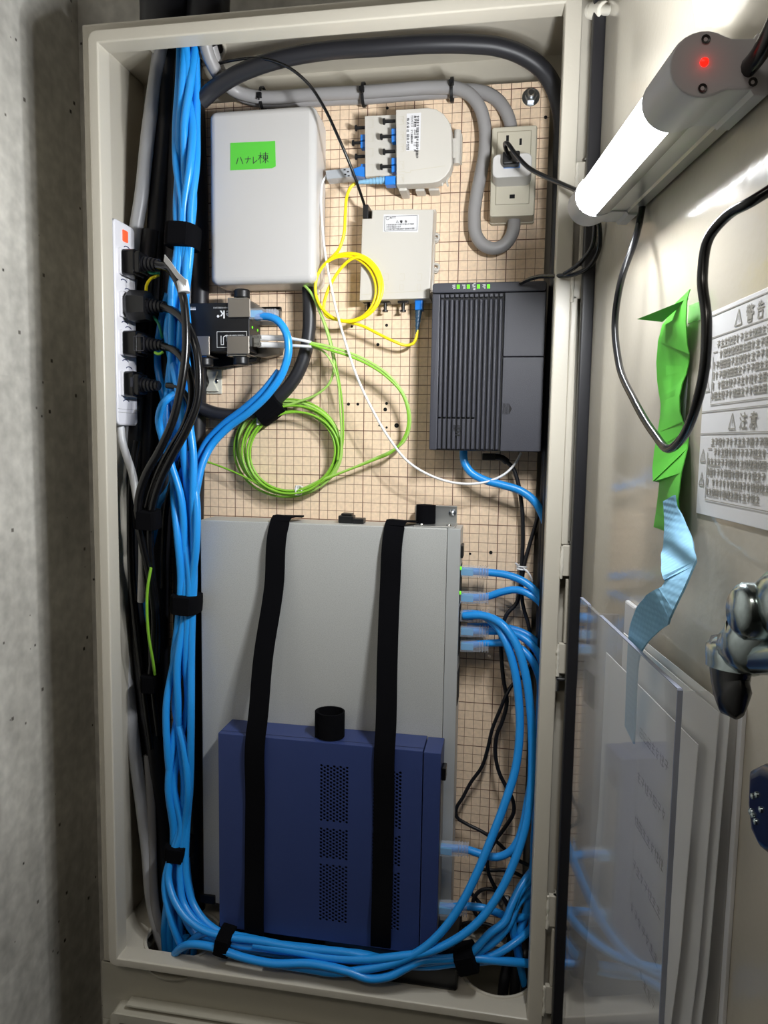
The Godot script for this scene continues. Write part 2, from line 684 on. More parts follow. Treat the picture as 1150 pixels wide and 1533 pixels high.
# five by five printed cells, the first line of each five bold
func board_map() -> ImageTexture:
	var n := 400
	var f := FastNoiseLite.new()
	f.seed = 21
	f.frequency = 0.02
	f.fractal_octaves = 3
	var g := f.get_seamless_image(n, n)
	var im := Image.create(n, n, false, Image.FORMAT_RGB8)
	for y in n:
		for x in n:
			var k := 1.0 + (g.get_pixel(x, y).r - 0.5) * 0.08
			im.set_pixel(x, y, Color(0.95 * k, 0.85 * k, 0.735 * k))
	for k in 5:
		var w := 7 if k == 0 else 4
		var c := Color("#6a4638") if k == 0 else Color("#8d6a52")
		im.fill_rect(Rect2i(k * 80, 0, w, n), c)
		im.fill_rect(Rect2i(0, k * 80, n, w), c)
	return ImageTexture.create_from_image(im)


func slab(called: String, a: Vector3, b: Vector3, m: Material, parent: Node = self, r := 0.0006) -> MeshInstance3D:
	var mb := MB.new()
	mb.box(a, b, r)
	return obj(called, mb, m, parent)


func room():
	tag(slab("wall_left", Vector3(-0.48, -1.5, -0.14), Vector3(-0.388, 1.1, 2.4), M.concrete), "bare grey cast concrete wall left of the cabinet", "wall", "", "structure")
	tag(slab("wall_back", Vector3(-0.48, -1.5, -0.14), Vector3(1.5, 1.1, -0.034), M.concrete), "dark shaded concrete wall that carries the cabinet", "wall", "", "structure")
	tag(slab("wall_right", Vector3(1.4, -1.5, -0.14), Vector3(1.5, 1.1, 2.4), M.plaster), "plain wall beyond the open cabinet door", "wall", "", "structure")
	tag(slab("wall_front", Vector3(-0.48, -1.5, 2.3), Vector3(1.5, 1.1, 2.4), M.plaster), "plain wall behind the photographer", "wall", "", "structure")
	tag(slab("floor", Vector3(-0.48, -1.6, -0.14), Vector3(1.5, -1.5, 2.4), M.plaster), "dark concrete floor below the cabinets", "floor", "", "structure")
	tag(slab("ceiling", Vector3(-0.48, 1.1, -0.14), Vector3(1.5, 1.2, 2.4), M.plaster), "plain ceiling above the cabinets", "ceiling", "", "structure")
	var mb := MB.new()
	mb.box(Vector3(-0.3, 1.075, 1.6), Vector3(0.3, 1.098, 1.9), 0.002)
	tag(obj("ceiling_light_panel", mb, M.panel_glow), "white rectangular light panel on the ceiling behind the photographer", "light")


# a flat plate in the xz plane with a round hole
func plate_with_hole(mb: MB, x0: float, x1: float, z0: float, z1: float, y0: float, y1: float, c: Vector2, r: float):
	var q := []
	for k in 40:
		q.append(TAU * k / 40)
	for w in [Vector2(x0, z0), Vector2(x1, z0), Vector2(x0, z1), Vector2(x1, z1)]:
		q.append(fposmod((w - c).angle(), TAU))
	q.sort()
	var o := []
	var i := []
	for a in q:
		var d := Vector2(cos(a), sin(a))
		var t := 9.0
		if d.x > 0.0001: t = min(t, (x1 - c.x) / d.x)
		if d.x < -0.0001: t = min(t, (x0 - c.x) / d.x)
		if d.y > 0.0001: t = min(t, (z1 - c.y) / d.y)
		if d.y < -0.0001: t = min(t, (z0 - c.y) / d.y)
		o.append(c + d * t)
		i.append(c + d * r)
	for k in q.size():
		var j := (k + 1) % q.size()
		var f := func(w: Vector2, y: float): return Vector3(w.x, y, w.y)
		mb.quad(f.call(o[k], y1), f.call(i[k], y1), f.call(i[j], y1), f.call(o[j], y1))
		mb.quad(f.call(o[j], y0), f.call(i[j], y0), f.call(i[k], y0), f.call(o[k], y0))
		mb.quad(f.call(i[k], y1), f.call(i[k], y0), f.call(i[j], y0), f.call(i[j], y1))
		mb.quad(f.call(o[j], y1), f.call(o[j], y0), f.call(o[k], y0), f.call(o[k], y1))


func rloop(x0: float, y0: float, x1: float, y1: float, r: float, z: float) -> PackedVector3Array:
	var l := PackedVector3Array()
	for w in MB.rrect(x0, y0, x1, y1, r, 5):
		l.append(Vector3(w.x, w.y, z))
	return l


const IN_L := -0.268
const IN_R := 0.2148
const IN_T := 0.3484
const IN_B := -0.69


func cabinet():
	var c := thing("equipment_cabinet", "large beige steel wall cabinet with its hinged front open, full of network equipment", "cabinet", Vector3(-0.027, -0.712, 0.03))
	slab("side_panel", Vector3(-0.298, -0.712, -0.03), Vector3(-0.296, 0.379, 0.1), M.cabinet_paint, c)
	slab("side_panel", Vector3(0.2412, -0.712, -0.03), Vector3(0.2432, 0.379, 0.1), M.cabinet_paint, c)
	slab("rear_panel", Vector3(-0.296, -0.712, -0.03), Vector3(0.2412, 0.379, -0.028), M.cabinet_paint, c)
	var mb := MB.new()
	plate_with_hole(mb, -0.296, 0.2412, -0.028, 0.1, 0.3765, 0.379, Vector2(-0.2, 0.055), 0.044)
	obj("top_panel", mb, M.cabinet_paint, c)
	mb = MB.new()
	plate_with_hole(mb, -0.296, 0.0, -0.028, 0.1, -0.7, -0.693, Vector2(-0.21, 0.065), 0.046)
	plate_with_hole(mb, 0.0, 0.2412, -0.028, 0.1, -0.7, -0.693, Vector2(0.182, 0.05), 0.043)
	obj("bottom_panel", mb, M.cabinet_paint, c)
	mb = MB.new()
	mb.angle = 30
	# rubber edging of the two cable holes
	for h in [[Vector3(-0.2, 0.376, 0.055), 0.044], [Vector3(-0.21, -0.693, 0.065), 0.046], [Vector3(0.182, -0.693, 0.05), 0.043]]:
		var p := PackedVector3Array()
		for k in 37:
			p.append(h[0] + Vector3(cos(TAU * k / 36), 0, sin(TAU * k / 36)) * h[1])
		var g := MB.new()
		g.tube(p, 0.0022, 8)
		obj("cable_grommet", g, M.cabinet_paint, c)
	# flange round the opening: returns into the box, face, outer return
	var loops := []
	for s in [[0.0, 0.1, 0], [0.0, 0.1196, 0], [0.0003, 0.1208, 0], [0.0011, 0.1217, 0], [0.0022, 0.122, 0]]:
		loops.append(rloop(IN_L - s[0], IN_B - s[0], IN_R + s[0], IN_T + s[0], 0.0012, s[1]))
	var ox0 := -0.2798
	var ox1 := 0.2312
	var oy0 := -0.7005
	var oy1 := 0.3615
	for s in [[0.0018, 0.122], [0.0007, 0.1216], [0.0, 0.1204], [0.0, 0.1]]:
		loops.append(rloop(ox0 + s[0], oy0 + s[0], ox1 - s[0], oy1 - s[0], 0.009, s[1]))
	mb = MB.new()
	mb.angle = 30
	mb.loft(loops, false, false)
	obj("front_flange", mb, M.cabinet_paint, c)
	# the face of the box behind the flange, with its folded edge
	mb = MB.new()
	loops = []
	for s in [[-0.298, -0.712, 0.2432, 0.379, 0.1012], [-0.298, -0.712, 0.2432, 0.379, 0.0985]]:
		loops.append(rloop(s[0], s[1], s[2], s[3], 0.0015, s[4]))
	loops.reverse()
	loops.append(rloop(ox0 + 0.001, oy0 + 0.001, ox1 - 0.001, oy1 - 0.001, 0.009, 0.1012))
	loops.append(rloop(ox0 + 0.001, oy0 + 0.001, ox1 - 0.001, oy1 - 0.001, 0.009, 0.0985))
	loops.append(loops[0])
	mb.loft(loops, false, false)
	obj("face_plate", mb, M.cabinet_paint, c)
	# the mounting board with its printed grid, bolted on
	var x0 := -0.262
	var x1 := 0.2085
	var y0 := -0.672
	var y1 := 0.3358
	mb = MB.new()
	var s5 := 0.055
	mb.tri(Vector3(x0, y0, 0), Vector3(x1, y0, 0), Vector3(x1, y1, 0), Vector2(x0, -y0) / s5, Vector2(x1, -y0) / s5, Vector2(x1, -y1) / s5)
	mb.tri(Vector3(x0, y0, 0), Vector3(x1, y1, 0), Vector3(x0, y1, 0), Vector2(x0, -y0) / s5, Vector2(x1, -y1) / s5, Vector2(x0, -y1) / s5)
	var board := obj("mounting_board", mb, M.board_print, c)
	slab("board_core", Vector3(x0, y0, -0.012), Vector3(x1, y1, -0.0001), M.board_edge, board, 0.0002)
	for w in [Vector2(795, 146), Vector2(757, 1350)]:
		var p := pt(w.x, w.y, 0.0)
		mb = MB.new()
		mb.turned(p, Vector3(0, 0, 1), [Vector2(0.0001, 0), Vector2(0.0098, 0), Vector2(0.0098, 0.0014), Vector2(0.0001, 0.0014)], 24)
		var b := obj("board_bolt", mb, M.zinc, c)
		mb = MB.new()
		mb.x = Transform3D(Basis.IDENTITY, p)
		mb.prism(MB.circle(Vector2.ZERO, 0.0068, 6), 0.0014, 0.0068, 0.0008)
		obj("hex_nut", mb, M.zinc, b)
		mb = MB.new()
		mb.turned(p, Vector3(0, 0, 1), [Vector2(0.0001, 0.006), Vector2(0.0036, 0.006), Vector2(0.0036, 0.0125), Vector2(0.003, 0.0135), Vector2(0.0001, 0.0135)], 16)
		obj("stud_end", mb, M.zinc, b)
	# screw holes left in the board
	for w in [[522, 605, 2.2], [536, 605, 2.0], [579, 604, 2.0], [577, 613, 2.6], [594, 637, 3.2], [579, 640, 1.6], [568, 637, 1.4], [527, 489, 1.7], [579, 487, 2.0], [566, 516, 2.2], [580, 162, 2.0], [704, 829, 1.6], [735, 827, 2.4], [817, 176, 2.2], [838, 0, 0]]:
		if w[2] == 0:
			continue
		mb = MB.new()
		mb.turned(pt(w[0], w[1], -0.0002), Vector3(0, 0, 1), [Vector2(0.0001, 0.0), Vector2(0.0004 * w[2], 0.0), Vector2(0.0009 * w[2], 0.0006), Vector2(0.0007 * w[2], 0.0009), Vector2(0.0004 * w[2], 0.0003), Vector2(0.0001, 0.0002)], 10)
		obj("screw_hole", mb, M.void_black, board)
	# hinges on the right edge: leaf and barrel for each knuckle
	for h in [[[245, 292], [297, 398], [400, 449]], [[816, 862], [867, 962], [963, 1008]], [[1342, 1388], [1391, 1476], [1478, 1519]]]:
		for k in 3:
			var y_hi := pt(865, h[k][0], 0.118).y
			var y_lo := pt(865, h[k][1], 0.118).y
			mb = MB.new()
			mb.turned(Vector3(0.2415, y_lo, 0.1185), Vector3.UP, [Vector2(0.0001, 0), Vector2(0.0042, 0), Vector2(0.0048, 0.0006), Vector2(0.0048, y_hi - y_lo - 0.0006), Vector2(0.0042, y_hi - y_lo), Vector2(0.0001, y_hi - y_lo)], 18)
			if k == 1:
				mb.box(Vector3(0.2375, y_lo, 0.1222), Vector3(0.2465, y_hi, 0.1238), 0.0004)
			else:
				mb.box(Vector3(0.2325, y_lo, 0.117), Vector3(0.2435, y_hi, 0.1232), 0.0008)
			var kn := obj("hinge_knuckle", mb, M.cabinet_paint, c)
			if k != 1:
				# a bead of weld along the leaf
				mb = MB.new()
				mb.angle = 60
				var p := PackedVector3Array()
				var rr := []
				for i in 13:
					p.append(Vector3(0.232 + rng.randf_range(-0.0004, 0.0004), lerpf(y_lo - 0.003, y_hi - 0.001, i / 12.0), 0.1222))
					rr.append(rng.randf_range(0.0013, 0.0024))
				mb.tube(p, rr, 7)
				obj("weld_bead", mb, M.weld, kn)
		mb = MB.new()
		var top := pt(865, h[0][0], 0.118).y
		mb.turned(Vector3(0.2415, top, 0.1185), Vector3.UP, [Vector2(0.0001, 0), Vector2(0.0022, 0), Vector2(0.0022, 0.002), Vector2(0.0035, 0.002), Vector2(0.0035, 0.004), Vector2(0.0001, 0.0046)], 12)
		obj("hinge_pin", mb, M.nickel, c)
		mb = MB.new()
		var bot := pt(865, h[2][1], 0.118).y
		mb.turned(Vector3(0.2415, bot - 0.005, 0.1185), Vector3.UP, [Vector2(0.0001, 0), Vector2(0.0016, 0), Vector2(0.0022, 0.001), Vector2(0.0014, 0.002), Vector2(0.0022, 0.003), Vector2(0.0022, 0.005), Vector2(0.0001, 0.005)], 12)
		obj("hinge_pin", mb, M.nickel, c)
	# flat bar welded along the flange between two hinges
	mb = MB.new()
	mb.box(Vector3(0.2306, pt(844, 815, 0.12).y, 0.105), Vector3(0.2376, pt(844, 443, 0.12).y, 0.1232), 0.0016)
	obj("edge_bar", mb, M.cabinet_paint, c)
	# little catch below the middle hinge
	mb = MB.new()
	var q := pt(841, 1014, 0.115)
	mb.box(q + Vector3(-0.006, -0.0015, -0.004), q + Vector3(0.009, 0.0015, 0.008), 0.0008)
	mb.box(q + Vector3(-0.006, -0.013, -0.004), q + Vector3(-0.003, 0.0015, 0.008), 0.0008)
	obj("door_catch", mb, M.zinc, c)


func lower_cabinet():
	var c := thing("lower_cabinet", "second beige steel cabinet directly below, only the top of its open front in view", "cabinet", Vector3(-0.027, -1.3, 0.03))
	slab("side_panel", Vector3(-0.302, -1.3, -0.03), Vector3(-0.3, -0.7145, 0.1), M.lower_paint, c)
	slab("side_panel", Vector3(0.2412, -1.3, -0.03), Vector3(0.2432, -0.7145, 0.1), M.lower_paint, c)
	slab("rear_panel", Vector3(-0.3, -1.3, -0.03), Vector3(0.2412, -0.7145, -0.028), M.lower_paint, c)
	var mt := MB.new()
	plate_with_hole(mt, -0.3, 0.0, -0.03, 0.1, -0.717, -0.7145, Vector2(-0.21, 0.065), 0.047)
	plate_with_hole(mt, 0.0, 0.2412, -0.03, 0.1, -0.717, -0.7145, Vector2(0.182, 0.05), 0.044)
	obj("top_panel", mt, M.lower_paint, c)
	slab("bottom_panel", Vector3(-0.3, -1.3, -0.03), Vector3(0.2412, -1.297, 0.1), M.lower_paint, c)
	slab("face_plate", Vector3(-0.302, -0.79, 0.098), Vector3(0.2432, -0.7145, 0.1012), M.lower_paint, c, 0.001)
	slab("face_plate", Vector3(-0.302, -1.3, 0.098), Vector3(-0.268, -0.79, 0.1012), M.lower_paint, c, 0.001)
	slab("face_plate", Vector3(0.215, -1.3, 0.098), Vector3(0.2432, -0.79, 0.1012), M.lower_paint, c, 0.001)
	slab("drip_ledge", Vector3(-0.262, -0.757, 0.1012), Vector3(0.2432, -0.7535, 0.116), M.lower_paint, c, 0.0012)
	var mb := MB.new()
	var loops := []
	for s in [[0.0, 0.1], [0.0, 0.1206], [0.0006, 0.1216], [0.0018, 0.122]]:
		loops.append(rloop(-0.2665 - s[0], -1.28 - s[0], 0.2148 + s[0], -0.7745 + s[0], 0.0012, s[1]))
	for s in [[0.0012, 0.122], [0.0, 0.1208], [0.0, 0.1012]]:
		loops.append(rloop(-0.2795 + s[0], -1.293 + s[0], 0.2312 - s[0], -0.761 - s[0], 0.008, s[1]))
	mb.loft(loops, false, false)
	obj("front_flange", mb, M.lower_paint, c)
	for k in 5:
		wire("network_cable", curve(PackedVector3Array([Vector3(-0.235 + 0.008 * k, -0.7, 0.05 + 0.006 * (k % 2)), Vector3(-0.235 + 0.009 * k, -0.85, 0.06), Vector3(-0.22 + 0.009 * k, -1.0, 0.05)])), 0.0042, M.cable_blue, "blue network cable hanging in the dark lower cabinet", "cable", "blue cables in the lower cabinet")


func door_box(mb: MB, s0: float, s1: float, y0: float, y1: float, o0: float, o1: float, r := 0.0006):
	# local x runs along the door, y up, z out of its inner face
	mb.x = Transform3D(Basis(du, Vector3.UP, dn), HINGE)
	mb.box(Vector3(s0, y0, o0), Vector3(s1, y1, o1), r)
	mb.x = Transform3D.IDENTITY


func door():
	var c: Node3D = get_node("equipment_cabinet")
	var mb := MB.new()
	door_box(mb, -0.006, 0.545, -0.712, 0.379, -0.0018, 0.0, 0.0006)
	var d := obj("door", mb, M.door_paint, c)
	for e in [[-0.006, -0.004, -0.712, 0.379], [0.543, 0.545, -0.712, 0.379], [-0.006, 0.545, -0.712, -0.71], [-0.006, 0.545, 0.377, 0.379]]:
		mb = MB.new()
		door_box(mb, e[0], e[1], e[2], e[3], -0.022, 0.0, 0.0006)
		obj("folded_edge", mb, M.door_paint, d)
	mb = MB.new()
	door_box(mb, -0.0055, 0.0035, -0.706, 0.372, 0.0, 0.0115, 0.002)
	door_box(mb, 0.53, 0.539, -0.706, 0.372, 0.0, 0.0115, 0.002)
	door_box(mb, 0.0035, 0.53, 0.363, 0.372, 0.0, 0.0115, 0.002)
	door_box(mb, 0.0035, 0.53, -0.706, -0.697, 0.0, 0.0115, 0.002)
	obj("gasket", mb, M.black_rubber, d)
	# stay rod at the top of the door: nut, collar and rod
	var a := pt(884, 16, 0.128)
	var b := pt(985, 12, 0.2)
	var dir := (b - a).normalized()
	mb = MB.new()
	mb.turned(a, dir, [Vector2(0.0001, 0), Vector2(0.0066, 0), Vector2(0.0072, 0.001), Vector2(0.0072, 0.0055), Vector2(0.006, 0.006), Vector2(0.0078, 0.0068), Vector2(0.0078, 0.021), Vector2(0.007, 0.022), Vector2(0.0045, 0.022), Vector2(0.0045, 0.075), Vector2(0.0001, 0.075)], 14)
	obj("stay_rod", mb, M.weld, d)
	# stiffening bracket high on the door
	mb = MB.new()
	mb.x = Transform3D(Basis(du, Vector3.UP, dn), HINGE)
	var br := PackedVector2Array()
	for w in [Vector2(1041, 40), Vector2(1073, -8), Vector2(1056, -60), Vector2(1031, -22)]:
		var q := pd(w.x, w.y, 0.01) - HINGE
		br.append(Vector2(q.dot(du), q.y))
	if Geometry2D.is_polygon_clockwise(br):
		br.reverse()
	mb.prism(br, 0.0, 0.01, 0.001)
	obj("stiffener", mb, M.lower_paint, d)
	# cabinet warning notice, two panels of print
	notice()
	pocket()
	latch(d)


func notice():
	mb_notice(Vector2(0.2795, 0.0075), Vector2(0.42, -0.1075))


func mb_notice(tl: Vector2, br: Vector2):
	var t := thing("warning_notice", "white printed warning notice with triangles and small Japanese text on the door", "notice", dp(tl.x, br.y, 0))
	var mb := MB.new()
	door_box(mb, tl.x, br.x, br.y, tl.y, 0.0, 0.0006, 0.0003)
	obj("sheet", mb, M.label_white, t)
	mb = MB.new()
	var al := du
	var dw := Vector3.DOWN
	var o := func(s: float, y: float) -> Vector3: return dp(tl.x + s, tl.y - y, 0.0007)
	var line := func(s0: float, y0: float, s1: float, y1: float): ink(mb, o.call(s0, y0), al, dw, [[0, 0, s1 - s0, y1 - y0]], 1.0, 0.0005)
	for half in 2:
		var y := 0.0025 + 0.0535 * half
		line.call(0.0, y, 0.14, y)
		line.call(0.0, y + 0.0125, 0.14, y + 0.0125)
		write(mb, o.call(0.0375, y + 0.0025), al, dw, "△", 0.0085, 0.07)
		write(mb, o.call(0.0405, y + 0.0055), al, dw, "!", 0.0035, 0.14)
		write(mb, o.call(0.0505, y + 0.0025), al, dw, "警告" if half == 0 else "注意", 0.0085, 0.1, 1.3)
		for k in 2:
			write(mb, o.call(0.0022, y + 0.0215 + 0.0135 * k), al, dw, "△", 0.0075, 0.08)
			write(mb, o.call(0.0045, y + 0.0245 + 0.0135 * k), al, dw, "!", 0.0035, 0.14)
		line.call(0.0125, y + 0.0235, 0.0125, y + 0.049)
		line.call(0.0125, y + 0.05, 0.14, y + 0.05)
		line.call(0.0125, y + 0.021, 0.018, y + 0.021)
		for k in 6:
			fine_print(mb, o.call(0.0165 + (0.004 if k % 3 == 1 else 0.0), y + 0.0152 + 0.0056 * k), al, dw, 0.0042, 20 - (k * 5) % 9, 40 + k + half * 10, 0.16)
			if k > 1:
				ink(mb, o.call(0.0145, y + 0.0157 + 0.0056 * k), al, dw, [[0, 0, 0, 0.003]], 1.0, 0.0016)
	obj("print", mb, M.ink_pale, t)


func pocket():
	var off := 0.033
	var t := thing("document_holder", "clear acrylic document holder fixed to the inside of the door", "holder", dp(0.24, -0.62, 0.0))
	var top := -0.19
	var s0 := 0.1385
	var s1 := 0.353
	var mb := MB.new()
	door_box(mb, s0, s1, -0.62, top, off - 0.0024, off, 0.0004)
	obj("front_sheet", mb, M.acrylic, t)
	mb = MB.new()
	door_box(mb, s1 - 0.0022, s1, -0.62, top - 0.001, 0.0025, off - 0.003, 0.0004)
	obj("side_sheet", mb, M.acrylic, t)
	mb = MB.new()
	door_box(mb, s0, s0 + 0.0022, -0.62, top - 0.012, 0.0025, off - 0.003, 0.0004)
	obj("side_sheet", mb, M.acrylic, t)
	mb = MB.new()
	door_box(mb, s0, s1, -0.622, -0.6195, 0.0, off - 0.003, 0.0004)
	obj("bottom_sheet", mb, M.acrylic, t)
	mb = MB.new()
	door_box(mb, s1 - 0.001, s1 + 0.004, -0.62, top - 0.006, 0.0, 0.0022, 0.0005)
	obj("mounting_flange", mb, M.label_white, t)
	# the sheet's sawn edges, which gather the light
	mb = MB.new()
	door_box(mb, s0, s0 + 0.026, top - 0.0002, top + 0.0006, off - 0.0024, off, 0.0002)
	door_box(mb, s0 + 0.026, s0 + 0.027, top - 0.03, top, off - 0.0024, off + 0.0001, 0.0002)
	door_box(mb, s0 + 0.06, s1, top - 0.0002, top + 0.0006, off - 0.0024, off, 0.0002)
	door_box(mb, s1 - 0.0002, s1 + 0.0007, -0.62, top, off - 0.0026, off + 0.0002, 0.0002)
	obj("polished_edge", mb, M.acrylic_edge, t)
	mb = MB.new()
	door_box(mb, s0 + 0.02, s0 + 0.045, top - 0.034, top + 0.004, 0.0, 0.004, 0.002)
	obj("mounting_lug", mb, M.label_white, t)
	# sheets of paper leaning in the holder
	for k in 3:
		var lean: float = [0.010, 0.013, 0.018][k]
		var a: float = [0.205, 0.19, 0.165][k]
		var b: float = [0.3515, 0.346, 0.335][k]
		var p := MB.new()
		var tp: float = [-0.2, -0.204, -0.226][k]
		var fr := []
		for y in [tp, -0.35, -0.5, -0.615]:
			var o: float = lean + (0.006 if y == -0.5 else 0.0) - (0.006 if y < -0.6 else 0.0)
			var bb: float = b - 0.075 * (tp - y) * (0.6 if k < 2 else 0.8)
			fr.append(PackedVector3Array([dp(a, y, o), dp(bb, y, o - 0.004), dp(bb, y, o - 0.0044), dp(a, y, o - 0.0006)]))
		p.loft(fr)
		var label = ["white paper at the back of the clear holder, highest of the three", "middle sheet of white paper in the clear holder", "front sheet of printed paper in the clear holder, lowest"][k]
		var sheet := obj("paper", p, M.paper)
		tag(sheet, label, "paper", "papers in the door holder")
		if k == 2:
			var g := MB.new()
			for r in 6:
				fine_print(g, dp(0.25, -0.25 - 0.03 * r, lean - 0.0012 + 0.0004), du, Vector3.DOWN, 0.007, 7, 90 + r, 0.07)
			obj("print", g, M.ink_pale, sheet)


func latch(d: Node3D):
	# chromed latch hook and its black-tipped lever on the door's closing edge
	var o := 0.06
	var mb := MB.new()
	mb.angle = 60
	var lp := wayd([Vector3(1200, 905, o), Vector3(1170, 905, o), Vector3(1145, 910, o), Vector3(1130, 925, o), Vector3(1132, 950, o), Vector3(1115, 968, o), Vector3(1096, 975, o), Vector3(1090, 990, o)], 0.003)
	var lr := []
	for i in lp.size():
		lr.append(0.0092 + 0.0016 * sin(i * 0.55) - (0.002 if i > lp.size() - 4 else 0.0))
	mb.tube(lp, lr, 14, 0.8)
	mb.tube(wayd([Vector3(1200, 982, o), Vector3(1165, 984, o), Vector3(1130, 985, o), Vector3(1104, 986, o)], 0.003), 0.0052, 12)
	mb.turned(pd(1133, 915, o + 0.005), dn, [Vector2(0.0001, -0.01), Vector2(0.0085, -0.01), Vector2(0.0085, 0.004), Vector2(0.006, 0.0065), Vector2(0.0001, 0.007)], 14)
	var l := obj("latch_hook", mb, M.chrome, d)
	mb = MB.new()
	mb.angle = 60
	var p := wayd([Vector3(1096, 972, o), Vector3(1093, 1000, o), Vector3(1095, 1030, o), Vector3(1101, 1050, o), Vector3(1107, 1072, o)], 0.003)
	var rr := []
	for i in p.size():
		rr.append(lerpf(0.0125, 0.0085, float(i) / p.size()) if i < p.size() - 2 else (0.006 if i == p.size() - 2 else 0.003))
	mb.tube(p, rr, 14, 0.45, du)
	obj("lever_tip", mb, M.black_gloss, l)
	mb = MB.new()
	mb.angle = 60
	mb.tube(wayd([Vector3(1095, 960, o), Vector3(1094, 985, o), Vector3(1094, 1000, o)], 0.003), [0.008, 0.013, 0.0132, 0.0131, 0.0131, 0.013, 0.0129, 0.0129, 0.0128, 0.0128, 0.0128, 0.0128, 0.0128, 0.0128, 0.0128, 0.0128, 0.0128], 14, 0.5, du)
	obj("lever_cap", mb, M.chrome, l)
	# dark blue handle plate lower on the same edge
	mb = MB.new()
	mb.x = Transform3D(Basis(du, Vector3.UP, dn), HINGE)
	var out := PackedVector2Array()
	for w in [Vector2(1116, 1150), Vector2(1114, 1200), Vector2(1119, 1245), Vector2(1132, 1272), Vector2(1150, 1287), Vector2(1175, 1285), Vector2(1190, 1250), Vector2(1190, 1165), Vector2(1165, 1150), Vector2(1135, 1141)]:
		var q := pd(w.x, w.y, o) - HINGE
		out.append(Vector2(q.dot(du), q.y))
	if Geometry2D.is_polygon_clockwise(out):
		out.reverse()
	mb.prism(out, 0.0, o, 0.004, 0.0, 4)
	var h := obj("handle_housing", mb, M.navy_plastic, d)
	mb = MB.new()
	for w in [[1128, 1192], [1134, 1190], [1125, 1215], [1140, 1212], [1128, 1220], [1132, 1230]]:
		var q := pd(w[0], w[1], o)
		mb.turned(q - dn * 0.001, dn, [Vector2(0.0001, 0), Vector2(0.0012, 0), Vector2(0.0009, 0.0016), Vector2(0.0001, 0.0019)], 10)
	obj("rivet", mb, M.chrome, h)


